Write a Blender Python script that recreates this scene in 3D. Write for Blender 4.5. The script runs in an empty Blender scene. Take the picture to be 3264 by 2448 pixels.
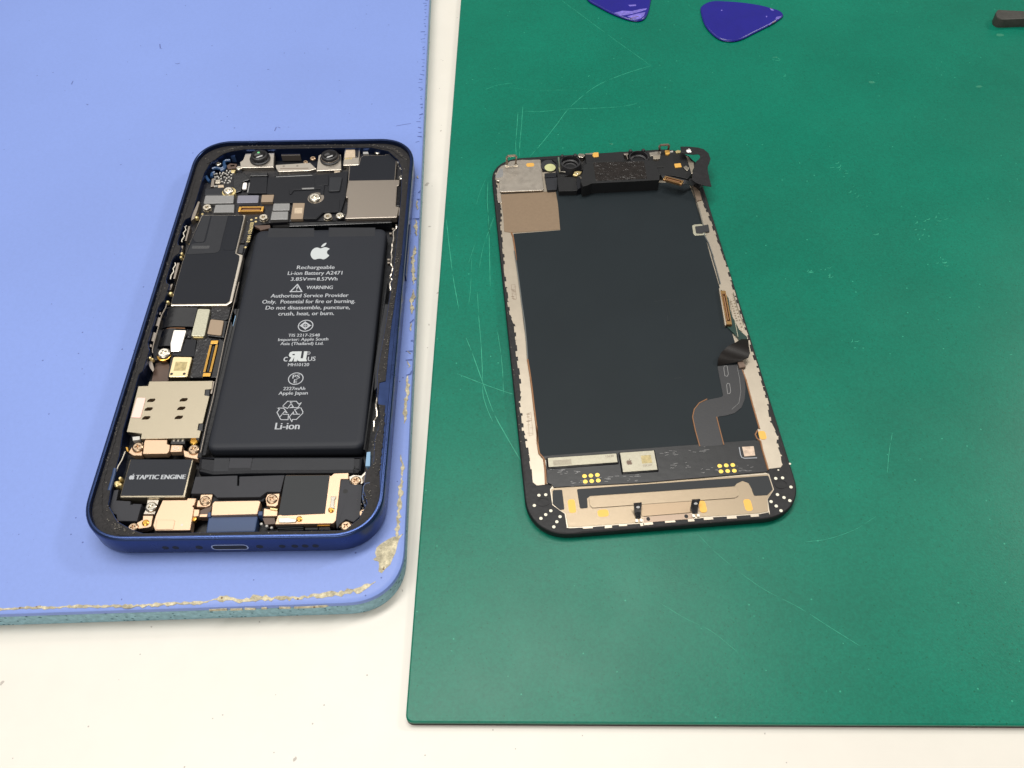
import bpy, bmesh, math, random
from mathutils import Vector, Matrix

# ---------------------------------------------------------------- camera, world, lamps, exposure
U = 0.01                                   # one millimetre in scene units
scene = bpy.context.scene
COL = scene.collection
cam_data = bpy.data.cameras.new('camera')
cam = bpy.data.objects.new('camera', cam_data)
COL.objects.link(cam)
cam_data.sensor_fit = 'HORIZONTAL'
cam_data.sensor_width = 36.0
cam_data.lens = 36.0 * 2898.75 / 3264.0
cam_data.clip_start = 0.01
cam_data.clip_end = 200.0
_pi, _ro = 0.92313, -0.0184
_f = Vector((0, math.cos(_pi), -math.sin(_pi)))
_u = Vector((0, math.sin(_pi), math.cos(_pi)))
_r = Vector((1, 0, 0))
_r2 = _r * math.cos(_ro) + _u * math.sin(_ro)
_u2 = -_r * math.sin(_ro) + _u * math.cos(_ro)
cam.matrix_world = Matrix(((_r2.x, _u2.x, -_f.x, 0), (_r2.y, _u2.y, -_f.y, 0), (_r2.z, _u2.z, -_f.z, 183.337 * U), (0, 0, 0, 1)))
scene.camera = cam

world = bpy.data.worlds.new('World')
scene.world = world
world.use_nodes = True
bg = world.node_tree.nodes['Background']
bg.inputs['Color'].default_value = (1.0, 0.95, 0.9, 1)
bg.inputs['Strength'].default_value = 0.21

def ceiling_or_fill_lamp(name, loc, target, sx, sy, power, col):
    d = bpy.data.lights.new(name, 'AREA')
    d.shape = 'RECTANGLE'; d.size = sx; d.size_y = sy; d.energy = power; d.color = col
    o = bpy.data.objects.new(name, d); COL.objects.link(o)
    o.location = loc
    o.rotation_euler = (Vector(target) - Vector(loc)).to_track_quat('-Z', 'Y').to_euler()
    return o
ceiling_or_fill_lamp('ceiling_or_fill_lamp', (-6.4, 10.8, 11.0), (-0.3, 1.4, 0), 8.0, 4.6, 160, (1.0, 0.97, 0.93))
ceiling_or_fill_lamp('ceiling_or_fill_lamp', (11.6, 8.0, 10.5), (0.3, 1.6, 0), 1.8, 1.8, 640, (1.0, 0.95, 0.88))
ceiling_or_fill_lamp('ceiling_or_fill_lamp', (-1.8, 3.3, 11.0), (-0.5, 1.2, 0), 10.5, 2.4, 1120, (1.0, 0.97, 0.92))
ceiling_or_fill_lamp('ceiling_or_fill_lamp', (-1.5, -8.5, 8.0), (-0.3, 1.2, 0), 9.0, 5.0, 560, (1.0, 0.95, 0.88))  # added fill for the front faces, stands for the unseen room behind the camera

scene.view_settings.view_transform = 'Standard'
scene.view_settings.look = 'None'
scene.view_settings.exposure = 0.14
scene.view_settings.gamma = 1.0
scene.cycles.max_bounces = 8

# ---------------------------------------------------------------- materials
def lin(c):
    c = c / 255.0
    return c / 12.92 if c <= 0.04045 else ((c + 0.055) / 1.055) ** 2.4
MATS = {}
def M(name, rgb, rough=0.5, metal=0.0, spec=0.5, bump=None, mot=None, rmot=None, speck=None, coat=0.0):
    """bump=(scale per mm, strength)  mot=(scale per mm, amount)  rmot=(scale, amount)  speck=(scale, threshold, rgb)"""
    if name in MATS: return MATS[name]
    m = bpy.data.materials.new(name); m.use_nodes = True; MATS[name] = m
    nt = m.node_tree; b = nt.nodes['Principled BSDF']
    base = tuple(lin(c) for c in rgb) + (1,)
    b.inputs['Base Color'].default_value = base
    b.inputs['Roughness'].default_value = rough
    b.inputs['Metallic'].default_value = metal
    b.inputs['Specular IOR Level'].default_value = spec
    b.inputs['Coat Weight'].default_value = coat
    tc = nt.nodes.new('ShaderNodeTexCoord')
    def noise(scale, detail=3.0, rg=0.6):
        n = nt.nodes.new('ShaderNodeTexNoise'); n.inputs['Scale'].default_value = scale / U
        n.inputs['Detail'].default_value = detail; n.inputs['Roughness'].default_value = rg
        nt.links.new(tc.outputs['Object'], n.inputs['Vector']); return n
    colout = None
    if mot:
        layers = mot if isinstance(mot, list) else [mot]
        fac = None
        for sc_, amt in layers:
            n = noise(sc_)
            mr = nt.nodes.new('ShaderNodeMapRange')
            mr.inputs[1].default_value = 0.3; mr.inputs[2].default_value = 0.7
            mr.inputs[3].default_value = 1 - amt; mr.inputs[4].default_value = 1 + amt
            nt.links.new(n.outputs['Fac'], mr.inputs[0])
            if fac is None: fac = mr.outputs[0]
            else:
                mu = nt.nodes.new('ShaderNodeMath'); mu.operation = 'MULTIPLY'
                nt.links.new(fac, mu.inputs[0]); nt.links.new(mr.outputs[0], mu.inputs[1]); fac = mu.outputs[0]
        vm = nt.nodes.new('ShaderNodeVectorMath'); vm.operation = 'SCALE'
        vm.inputs[0].default_value = base[:3]
        nt.links.new(fac, vm.inputs['Scale'])
        colout = vm.outputs[0]
    if speck:
        for sc_, thr, srgb in (speck if isinstance(speck, list) else [speck]):
            v = nt.nodes.new('ShaderNodeTexVoronoi'); v.inputs['Scale'].default_value = sc_ / U
            nt.links.new(tc.outputs['Object'], v.inputs['Vector'])
            sep = nt.nodes.new('ShaderNodeSeparateColor'); nt.links.new(v.outputs['Color'], sep.inputs[0])
            g = nt.nodes.new('ShaderNodeMath'); g.operation = 'GREATER_THAN'; g.inputs[1].default_value = 1 - thr
            nt.links.new(sep.outputs[0], g.inputs[0])
            l = nt.nodes.new('ShaderNodeMath'); l.operation = 'LESS_THAN'; l.inputs[1].default_value = 0.28
            nt.links.new(v.outputs['Distance'], l.inputs[0])
            mu = nt.nodes.new('ShaderNodeMath'); mu.operation = 'MULTIPLY'
            nt.links.new(g.outputs[0], mu.inputs[0]); nt.links.new(l.outputs[0], mu.inputs[1])
            mx = nt.nodes.new('ShaderNodeMix'); mx.data_type = 'RGBA'
            nt.links.new(mu.outputs[0], mx.inputs['Factor'])
            if colout is not None: nt.links.new(colout, mx.inputs['A'])
            else: mx.inputs['A'].default_value = base
            mx.inputs['B'].default_value = tuple(lin(c) for c in srgb) + (1,)
            colout = mx.outputs['Result']
    if colout is not None: nt.links.new(colout, b.inputs['Base Color'])
    if rmot:
        n = noise(rmot[0])
        mr = nt.nodes.new('ShaderNodeMapRange')
        mr.inputs[1].default_value = 0.3; mr.inputs[2].default_value = 0.7
        mr.inputs[3].default_value = max(0.02, rough - rmot[1]); mr.inputs[4].default_value = min(1, rough + rmot[1])
        nt.links.new(n.outputs['Fac'], mr.inputs[0]); nt.links.new(mr.outputs[0], b.inputs['Roughness'])
    if bump:
        n = noise(bump[0], 4.0)
        bp = nt.nodes.new('ShaderNodeBump'); bp.inputs['Strength'].default_value = bump[1]
        bp.inputs['Distance'].default_value = 0.25 * U / bump[0]
        nt.links.new(n.outputs['Fac'], bp.inputs['Height']); nt.links.new(bp.outputs[0], b.inputs['Normal'])
    return m

M('white_laminate', (215, 211, 202), 0.42, mot=[(0.02, .02), (0.15, .012)], speck=[(1.6, .003, (165, 160, 152))], bump=(0.3, .03))
M('table_stain', (176, 170, 162), 0.6)
M('blue_rubber', (120, 143, 208), 0.46, spec=.5, mot=[(0.012, .04), (1.2, .025)], bump=(1.6, .12), speck=[(1.3, .004, (78, 96, 160)), (2.2, .006, (112, 130, 195))])
M('teal_foam', (138, 176, 188), 0.9, mot=[(0.8, .22)], bump=(0.9, .8), speck=[(1.1, .2, (62, 100, 112)), (.7, .1, (80, 118, 130))])
M('groove_blue', (70, 88, 150), 0.6)
M('tan_core', (184,176,150), 0.9, mot=[(0.45, .35), (1.4, .28), (4, .15)], bump=(1.0, .7), speck=(1.2, .12, (120, 98, 72)))
M('blue_mark', (84, 100, 160), 0.6)
M('green_rubber', (0, 107, 86), 0.36, spec=.27, mot=[(0.012, .10), (0.05, .05), (0.9, .05), (2.0, .13)], rmot=(0.03, .03), bump=(2.2, .22), speck=[(1.6, .06, (0, 90, 68)), (1.5, .004, (50, 150, 122))])
M('dark_backing', (44, 34, 34), 0.8)
M('scratch_green', (42, 158, 126), 0.5)
M('scuff_green', (26, 118, 92), 0.7)
M('blue_metal', (52, 68, 110), 0.3, metal=.9, bump=(4, .03), rmot=(.3, .04))
M('adhesive', (30, 28, 29), 0.62, spec=.35, bump=(1.3, .9), mot=(.9, .35), speck=[(2.2, .03, (110, 105, 95))])
M('navy_floor', (10, 13, 21), 0.5, bump=(.6, .2))
M('battery_wrap', (36, 39, 46), 0.5, spec=.22, bump=(3.0, .10), mot=(.05, .05))
M('cover_black', (26, 29, 36), 0.5, spec=.2, bump=(3.0, .08), mot=(.05, .05))
M('black_tape', (38, 40, 45), 0.5, spec=.3, bump=(2.5, .10), mot=(.2, .08))
M('grey_tape', (50, 51, 56), 0.52, spec=.25, bump=(2.5, .08), mot=(.2, .06))
M('dark_tape', (22, 24, 30), 0.45, spec=.3, bump=(1.2, .12))
M('gloss_black', (10, 12, 17), 0.22, bump=(.4, .12))
M('solder_mask', (16, 16, 22), 0.4, bump=(1.3, .5), mot=(1.5, .4), speck=[(1.6, .07, (110, 108, 105))])
M('glue_board', (22, 22, 26), 0.32, bump=(1.4, 1.0), speck=[(1.8, .06, (120, 120, 120))])
M('nickel', (202, 194, 182), 0.38, metal=1, bump=(5, .05), rmot=(.6, .03))
M('grey_nickel', (160, 151, 141), 0.42, metal=1, bump=(5, .10), rmot=(2.5, .04))
M('bright_nickel', (238, 232, 224), 0.14, metal=1, bump=(.5, .06))
M('sim_steel', (184, 174, 153), 0.38, metal=1, bump=(5, .14), rmot=(2.5, .05))
M('tan_metal', (212, 182, 154), 0.48, metal=.9, bump=(5, .08), rmot=(2.5, .04))
M('screw_tan', (200, 174, 146), 0.3, metal=1)
M('screw_silver', (226, 220, 206), 0.25, metal=1)
M('standoff_metal', (206, 198, 182), 0.3, metal=1)
M('gold', (222, 172, 84), 0.28, metal=1)
M('gold_plate', (236, 216, 170), 0.28, metal=1, bump=(3, .15))
M('pale_gold', (226, 206, 150), 0.35, metal=.8)
M('residue', (96, 92, 86), 0.7)
M('foil_grey', (146, 146, 146), 0.5, metal=.7, bump=(4, .12), mot=(2.5, .08))
M('foil_violet', (134, 134, 146), 0.5, metal=.6, bump=(4, .1))
M('foil_green', (190, 188, 168), 0.42, metal=.8, bump=(4, .2), mot=(2.5, .12))
M('foil_brown', (156, 138, 118), 0.55, metal=.5, bump=(3, .2))
M('dull_brown', (110, 92, 80), 0.55, metal=.2)
M('beige_chip', (190, 172, 148), 0.5, mot=(1.5, .12))
M('white_plastic', (240, 236, 232), 0.4)
M('pink_label', (246, 206, 196), 0.5)
M('component', (200, 198, 192), 0.35, metal=.4)
M('lens_black', (16, 16, 19), 0.18, coat=.4)
M('lens_matte', (30, 30, 33), 0.45)
M('green_glint', (90, 190, 120), 0.12, spec=.8)  # colour of the painted glint on the lens
M('sensor_grey', (84, 78, 74), 0.45)
M('copper_dark', (84, 66, 56), 0.45)
M('copper_edge', (140, 100, 68), 0.5, metal=.3)
M('wire_blue', (40, 70, 108), 0.32)
M('deep_blue', (44, 66, 104), 0.4)
M('ice_blue', (120, 158, 190), 0.4)
M('print_white', (168, 172, 178), 0.6)
M('logo_grey', (184, 190, 192), 0.5)
M('dark_hole', (8, 8, 10), 0.6)
M('frame_black', (22, 22, 25), 0.5, spec=.35, bump=(1.0, .35), mot=(.5, .25))
M('panel_black', (32, 39, 43), 0.46, spec=.14, bump=(2.5, .05), mot=(.04, .06))
M('circuit_black', (22, 24, 27), 0.36, bump=(.5, .07), mot=(.3, .12))
M('module_black', (26, 27, 29), 0.52, spec=.3, bump=(1.5, .12), mot=(.3, .1))
M('glued_brown', (32, 28, 26), 0.2, bump=(.36, .9), mot=(.6, .3))
M('sticker_dark', (42, 45, 48), 0.55, spec=.3, bump=(2.5, .08))
M('strip_steel', (184, 174, 158), 0.42, metal=.85, bump=(2.5, .05), mot=[(.3, .05)])
M('tan_steel', (150, 136, 116), 0.4, metal=.9, bump=(5, .10), rmot=(2.2, .04))
M('rose_steel', (152, 134, 112), 0.42, metal=.9, bump=(5, .08))
M('brown_foil', (132, 113, 92), 0.55, metal=.35, bump=(3, .15), mot=(1.5, .05))
M('brown_steel', (150, 132, 116), 0.4, metal=.7)  # darker brown-grey steel
M('orange_pad', (222, 172, 84), 0.5, metal=.35, bump=(3, .2))
M('pad_gold', (244, 206, 96), 0.4, metal=.35)
M('pale_disc', (188, 190, 138), 0.45)
M('chip_steel', (160, 156, 140), 0.42, metal=.85, bump=(4, .15), mot=(2.4, .08))
M('mirror_steel', (215, 222, 222), 0.16, metal=1)
M('flex_dark', (44, 45, 48), 0.4, bump=(1.6, .12))
M('green_flex', (22, 52, 46), 0.35)
M('brown_flex', (20, 16, 14), 0.42, spec=.25, bump=(1.2, .1))
M('pin_gold', (196, 158, 104), 0.3, metal=1)
M('speck_dark', (120, 108, 90), 0.6)
M('cream_dot', (226, 222, 204), 0.5)
M('code_beige', (200, 178, 158), 0.55, mot=(1.3, .25))
M('code_olive', (176, 160, 112), 0.5, mot=(1.1, .3))
M('pick_blue', (24, 22, 126), 0.32, mot=(.15, .06), bump=(.6, .06))
M('pick_wear', (108, 98, 186), 0.6, mot=[(.5, .35), (1.6, .25)])
M('pick_chip', (104, 84, 78), 0.8, mot=(.8, .3))
M('tool_brown', (58, 57, 53), 0.5, mot=[(.5, .2)], bump=(1.0, .3))

# ---------------------------------------------------------------- geometry helpers (all lengths in mm, local to the thing)
def area2(p):
    return sum(p[i][0] * p[(i + 1) % len(p)][1] - p[(i + 1) % len(p)][0] * p[i][1] for i in range(len(p)))
def ccw(p):
    p = [tuple(q[:2]) for q in p]
    return p if area2(p) > 0 else p[::-1]
def clean(p, eps=0.02):
    out = []
    for q in p:
        if not out or math.hypot(q[0] - out[-1][0], q[1] - out[-1][1]) > eps: out.append(q)
    if len(out) > 3 and math.hypot(out[0][0] - out[-1][0], out[0][1] - out[-1][1]) < eps: out.pop()
    return out
def inset(p, d):
    if abs(d) < 1e-6: return list(p)
    n = len(p); out = []
    for i in range(n):
        a, b, c = p[i - 1], p[i], p[(i + 1) % n]
        e1 = (b[0] - a[0], b[1] - a[1]); e2 = (c[0] - b[0], c[1] - b[1])
        l1 = math.hypot(*e1) or 1e-9; l2 = math.hypot(*e2) or 1e-9
        n1 = (-e1[1] / l1, e1[0] / l1); n2 = (-e2[1] / l2, e2[0] / l2)
        k = 1 + n1[0] * n2[0] + n1[1] * n2[1]
        k = max(k, 0.45)
        out.append((b[0] + (n1[0] + n2[0]) / k * d, b[1] + (n1[1] + n2[1]) / k * d))
    return out
def grow(p, d): return inset(ccw(clean(p)), -d)
def rnd(p, r, n=4):
    p = ccw(clean(p)); m = len(p); out = []
    for i in range(m):
        a, b, c = Vector(p[i - 1]), Vector(p[i]), Vector(p[(i + 1) % m])
        u = a - b; v = c - b; lu, lv = u.length, v.length
        u.normalize(); v.normalize()
        ang = math.acos(max(-1, min(1, u.dot(v))))
        if ang > math.radians(165): out.append(tuple(b)); continue
        t = min(r / math.tan(ang / 2), lu * .45, lv * .45)
        p0 = b + u * t; p1 = b + v * t
        for k in range(n + 1):
            s = k / n
            q = p0 * (1 - s) ** 2 + b * 2 * s * (1 - s) + p1 * s * s
            out.append((q.x, q.y))
    return out
def smooth_loop(p, n=5):
    m = len(p); out = []
    for i in range(m):
        a, b, c, d = (Vector(p[(i + k - 1) % m]) for k in range(4))
        for k in range(n):
            t = k / n
            q = 0.5 * ((2 * b) + (c - a) * t + (2 * a - 5 * b + 4 * c - d) * t * t + (3 * b - a - 3 * c + d) * t ** 3)
            out.append((q.x, q.y))
    return out
def smooth_path(p, n=5):
    q = [Vector(x) for x in p]; q = [2 * q[0] - q[1]] + q + [2 * q[-1] - q[-2]]; out = []
    for i in range(1, len(q) - 2):
        a, b, c, d = q[i - 1:i + 3]
        for k in range(n):
            t = k / n
            out.append(tuple(0.5 * ((2 * b) + (c - a) * t + (2 * a - 5 * b + 4 * c - d) * t * t + (3 * b - a - 3 * c + d) * t ** 3)))
    out.append(tuple(q[-2])); return out
def rect(x0, y0, x1, y1): return [(x0, y0), (x1, y0), (x1, y1), (x0, y1)]
def rrect(x0, y0, x1, y1, r, n=10):
    out = []
    for cx, cy, a0 in ((x1 - r, y0 + r, -90), (x1 - r, y1 - r, 0), (x0 + r, y1 - r, 90), (x0 + r, y0 + r, 180)):
        for k in range(n + 1):
            a = math.radians(a0 + 90 * k / n)
            c, s = math.cos(a), math.sin(a)
            e = 2 / 2.25
            out.append((cx + r * math.copysign(abs(c) ** e, c), cy + r * math.copysign(abs(s) ** e, s)))
    return out
def oval(cx, cy, rx, ry, n=20, rot=0.0):
    c, s = math.cos(rot), math.sin(rot)
    return [(cx + rx * math.cos(t) * c - ry * math.sin(t) * s, cy + rx * math.cos(t) * s + ry * math.sin(t) * c) for t in (2 * math.pi * k / n for k in range(n))]
def ctr(p): return (sum(q[0] for q in p) / len(p), sum(q[1] for q in p) / len(p))

class B:
    """collects shapes; build() links them as ONE mesh object"""
    def __init__(self): self.v = []; self.f = []
    def add(self, vs, fs):
        o = len(self.v); self.v += [tuple(x) for x in vs]; self.f += [tuple(i + o for i in f) for f in fs]; return self
    def loops(self, loops, cap0=False, cap1=True):
        n = len(loops[0]); o = len(self.v)
        for L in loops: self.v += [tuple(q) for q in L]
        for k in range(len(loops) - 1):
            for i in range(n):
                j = (i + 1) % n
                self.f.append((o + k * n + i, o + k * n + j, o + (k + 1) * n + j, o + (k + 1) * n + i))
        if cap1: self.f.append(tuple(o + (len(loops) - 1) * n + i for i in range(n)))
        if cap0: self.f.append(tuple(o + i for i in reversed(range(n))))
        return self
    def prism(self, p, z0, z1, bev=0.0, prof=None, cap0=False):
        p = ccw(clean(p))
        if prof is None:
            prof = [(0, z0), (0, z1)] if bev <= 0 else [(0, z0), (0, z1 - bev), (bev * .3, z1 - bev * .3), (bev, z1)]
        return self.loops([[(x, y, z) for x, y in inset(p, d)] for d, z in prof], cap0=cap0)
    def box(self, x0, y0, z0, x1, y1, z1, bev=0.0): return self.prism(rect(x0, y0, x1, y1), z0, z1, bev, cap0=True)
    def lathe(self, cx, cy, prof, n=20, cap=True):
        L = [[(cx + r * math.cos(2 * math.pi * k / n), cy + r * math.sin(2 * math.pi * k / n), z) for k in range(n)] for r, z in prof]
        return self.loops(L, cap1=cap)
    def plate(self, outer, holes, z0, z1):
        bm = bmesh.new(); es = []
        for lp in [ccw(clean(outer))] + [ccw(clean(h)) for h in holes]:
            vs = [bm.verts.new((x, y, z1)) for x, y in lp]
            es += [bm.edges.new((vs[i], vs[(i + 1) % len(vs)])) for i in range(len(vs))]
        bmesh.ops.triangle_fill(bm, use_beauty=True, edges=es)
        bm.verts.index_update(); bm.faces.ensure_lookup_table()
        vs = [tuple(v.co) for v in bm.verts]; fs = []
        for f in bm.faces:
            ids = [v.index for v in f.verts]
            fs.append(ids if f.normal.z > 0 else ids[::-1])
        bm.free(); self.add(vs, fs)
        self.loops([[(x, y, z) for x, y in ccw(clean(outer))] for z in (z0, z1)], cap1=False)
        for h in holes: self.loops([[(x, y, z) for x, y in ccw(clean(h))[::-1]] for z in (z0, z1)], cap1=False)
        return self
    def tube(self, path, r, n=6, caps=True):
        P = [Vector(q) for q in path]; L = []
        for i, q in enumerate(P):
            d = (P[min(i + 1, len(P) - 1)] - P[max(i - 1, 0)])
            d = d.normalized() if d.length > 1e-9 else Vector((1, 0, 0))
            a = d.cross(Vector((0, 0, 1)))
            a = a.normalized() if a.length > 1e-4 else Vector((1, 0, 0))
            b = a.cross(d)
            L.append([tuple(q + (a * math.cos(2 * math.pi * k / n) + b * math.sin(2 * math.pi * k / n)) * r) for k in range(n)])
        return self.loops([l[::-1] for l in L], cap0=caps, cap1=caps)
    def strip(self, path, w, z, h=0.0):
        """flat line of width w (or list of widths) lying at height z"""
        P = [Vector(q[:2]) for q in path]; n = len(P); a = []; b = []
        for i, q in enumerate(P):
            d = (P[min(i + 1, n - 1)] - P[max(i - 1, 0)]); d = d.normalized() if d.length > 1e-9 else Vector((1, 0))
            ww = w[i] if isinstance(w, (list, tuple)) else w
            nn = Vector((-d.y, d.x)) * ww / 2
            a.append((q + nn)); b.append((q - nn))
        o = len(self.v)
        for i in range(n): self.v += [(a[i].x, a[i].y, z), (b[i].x, b[i].y, z)]
        for i in range(n - 1): self.f.append((o + 2 * i, o + 2 * i + 1, o + 2 * i + 3, o + 2 * i + 2))
        return self
    def outline(self, path, w, z, closed=True):
        p = list(path)
        if closed: p = p + [p[0]]
        for i in range(len(p) - 1):
            a, b = Vector(p[i][:2]), Vector(p[i + 1][:2]); d = (b - a)
            if d.length < 1e-6: continue
            d.normalize()
            self.strip([a - d * w * .5, b + d * w * .5], w, z + 0.0006 * (i % 3))
        return self
    def band(self, path, w0, w1, step, rng, amp, z0, z1):
        """an uneven raised band along a path"""
        p = ragged(path, w0, w1, step, rng, amp); n = len(p) // 2; A = p[:n]; C = p[n:][::-1]
        self.loops([[(*A[i], z0), (*A[i], z1), (*C[i], z1), (*C[i], z0)] for i in range(n)], cap0=True, cap1=True)
        return self
    def ribbon(self, ra, rb, t):
        """a bent sheet between two rails of 3-D points"""
        n = len(ra); o = len(self.v)
        for i in range(n):
            a, b = Vector(ra[i]), Vector(rb[i])
            d = Vector(ra[min(i + 1, n - 1)]) - Vector(ra[max(i - 1, 0)])
            nn = d.cross(b - a); nn = nn.normalized() * t if nn.length > 1e-9 else Vector((0, 0, t))
            self.v += [tuple(a), tuple(b), tuple(b + nn), tuple(a + nn)]
        for i in range(n - 1):
            k = o + 4 * i
            for e in range(4): self.f.append((k + e, k + (e + 1) % 4, k + 4 + (e + 1) % 4, k + 4 + e))
        self.f += [(o + 3, o + 2, o + 1, o), tuple(o + 4 * (n - 1) + e for e in range(4))]
        return self
    def text(self, s, a, b, cap, z, bold=0.06):
        """text with its baseline from a to b and capitals cap mm high, as flat print"""
        cu = bpy.data.curves.new('print', 'FONT'); cu.body = s; cu.resolution_u = 3
        o = bpy.data.objects.new('print', cu); COL.objects.link(o)
        me = bpy.data.meshes.new_from_object(o.evaluated_get(bpy.context.evaluated_depsgraph_get()))
        xs = [v.co.x for v in me.vertices]; x0, x1 = min(xs), max(xs)
        a, b = Vector(a), Vector(b); d = b - a; L = d.length; d.normalize(); nn = Vector((-d.y, d.x))
        sx = L / (x1 - x0); sy = cap / 0.69
        for k, off in enumerate(([-.5, .5] if bold else [0])):
            vs = []
            for v in me.vertices:
                q = a + d * ((v.co.x - x0) * sx + off * bold) + nn * v.co.y * sy
                vs.append((q.x, q.y, z + .004 * k))
            self.add(vs, [tuple(f.vertices) for f in me.polygons])
        bpy.data.objects.remove(o); bpy.data.curves.remove(cu); bpy.data.meshes.remove(me)
        return self
    def mesh(self, name, mat, smooth=False):
        me = bpy.data.meshes.new(name)
        me.from_pydata([(x * U, y * U, z * U) for x, y, z in self.v], [], self.f)
        me.materials.append(MATS[mat])
        if smooth:
            me.set_sharp_from_angle(angle=math.radians(42))
            me.polygons.foreach_set('use_smooth', [p.loop_total <= 4 for p in me.polygons])
        me.update(); return me
    def build(self, name, mat, parent=None, smooth=False, kind=None):
        o = bpy.data.objects.new(name, self.mesh(name, mat, smooth)); COL.objects.link(o)
        if parent is not None: o.parent = parent
        if kind: o['kind'] = kind
        return o
def thing(name, label, cat, x, y, z, th=0.0, group=None):
    o = bpy.data.objects.new(name, None); COL.objects.link(o)
    o.location = (x * U, y * U, z * U); o.rotation_euler = (0, 0, th)
    o.empty_display_size = 0.05
    o['label'] = label; o['category'] = cat
    if group: o['group'] = group
    return o
def P(name, mat, parent, pts, z0, z1, bev=0.0, r=0.0, smooth=False, label=None):
    """one extruded part"""
    o = B().prism(rnd(pts, r) if r else pts, z0, z1, bev).build(name, mat, parent, smooth)
    if label: o['label'] = label
    return o
def copy_part(o, parent, x, y, z, s=1.0, rz=0.0):
    c = o.copy(); COL.objects.link(c); c.parent = parent
    c.location = (x * U, y * U, z * U); c.scale = (s, s, s); c.rotation_euler = (0, 0, rz); return c
def ragged(path, w0, w1, step, rng, amp):
    """polygon: an uneven band along a path"""
    pts = [Vector(q[:2]) for q in path]; fine = []
    for a, b in zip(pts, pts[1:]):
        k = max(1, int((b - a).length / step))
        fine += [a.lerp(b, i / k) for i in range(k)]
    fine.append(pts[-1]); n = len(fine); A = []; C = []
    ws = [rng.uniform(w0, w1) for _ in range(n)]
    for i in range(n):
        d = fine[min(i + 1, n - 1)] - fine[max(i - 1, 0)]; d.normalize(); nn = Vector((-d.y, d.x))
        e = min(1.0, min(i, n - 1 - i) / 3.0) * .85 + .15
        off = rng.uniform(-amp, amp)
        A.append(tuple(fine[i] + nn * (ws[i] / 2 * e + off))); C.append(tuple(fine[i] - nn * (ws[i] / 2 * e - off)))
    return A + C[::-1]
def toothed(path, step, amp, rng, side=1):
    """square teeth along a path"""
    pts = [Vector(q[:2]) for q in path]; out = []; up = 0; carry = 0
    for a, b in zip(pts, pts[1:]):
        L = (b - a).length; d = (b - a).normalized(); nn = Vector((-d.y, d.x)) * side; t = 0
        while t < L:
            s = min(L - t, step * rng.uniform(.5, 1.3)); h = (amp * rng.uniform(.5, 1.2)) if up else 0.0
            out += [tuple(a + d * t + nn * h), tuple(a + d * (t + s) + nn * h)]
            t += s; up = 1 - up
    return out

# ---------------------------------------------------------------- table and mats
rng = random.Random(7)
TB, GT = 6.124, 1.8
t = B().prism(rrect(-420, -60, 520, 560, 20), -25, 0, .8, cap0=True).build('table', 'white_laminate')
t['label'] = 'white laminate worktable that both mats and the phone parts lie on'; t['category'] = 'table'

for q, r_ in (([(-24.74,215.34)][0], .9), ([(-26.92,290.75)][0], .35), ([(-19.92,170.42)][0], .45), ([(-21.82,158.98)][0], .4), ([(-105.03,64.8)][0], .55), ([(-43.27,48.83)][0], .5), ([(-24.48,83.35)][0], .3), ([(-21.32,241.02)][0], .4), ([(-23.18,196.75)][0], .45), ([(-77.14,76.13)][0], .25)):
    B().prism([(x + rng.uniform(-.2, .2) * r_, y + rng.uniform(-.2, .2) * r_) for x, y in oval(q[0], q[1], r_, r_ * .55, 9, rng.uniform(0, 3))], -.01, .02).build('stain', 'table_stain', t)
bm_ = thing('blue_mat', 'pale blue rubber mat with a worn peeling edge under the open phone', 'mat', -23.595, 78.139, 0, 0.0152)
bo = rrect(-330, 0, 0, 420, 12, 14)
B().prism(bo, 0, 4.5, prof=[(.25, 0), (.12, .4), (.08, 4.35), (.3, 4.6)], cap0=True).build('foam_layer', 'teal_foam', bm_)
B().loops([[(x, y, z) for x, y in inset(ccw(bo), d)] for d, z in [(.3, 4.5), (.3, 4.78)]], cap1=False).build('seam', 'groove_blue', bm_)
B().prism(bo, 4.7, TB, prof=[(.12, 4.72), (0, 4.85), (0, 5.3), (.2, 5.8), (.7, 6.04), (1.4, TB)]).build('rubber_layer', 'blue_rubber', bm_, smooth=True)
bmark = B()
for pts in ([(-8.65,157.73),(-6.51,158.32),(-4.05,158.81)], [(-84.41,194.63),(-83.56,194.37),(-82.98,194.79)], [(-116.45,184.41),(-116.41,186.27)],
            [(-46.37,156.94),(-46.06,158.9)], [(-45.68,158.88),(-44.75,158.35)], [(-91.99,206.42),(-91.22,203.65)], [(-52.99,189.78),(-52.32,189.75)],
            [(-124.57,191.31),(-124.23,191.51)], [(-129.39,189.74),(-129.05,189.95)], [(-22.41,221.82),(-21.97,221.55)], [(-108.8,173.4),(-108.15,173.06)],
            [(-82.52,64.43),(-82.32,64.28)], [(-81.62,62.82),(-81.43,62.67)], [(-10.63,11.42),(-10.3,11.43)], [(-14.09,214.5),(-13.73,214.36)], [(-59.32,159.1),(-58.93,158.98)]):
    bmark.strip(pts, [.16 + .25 * rng.random() for _ in pts], TB + .03)
bmark.build('smudge', 'blue_mark', bm_, kind='stuff')
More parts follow.
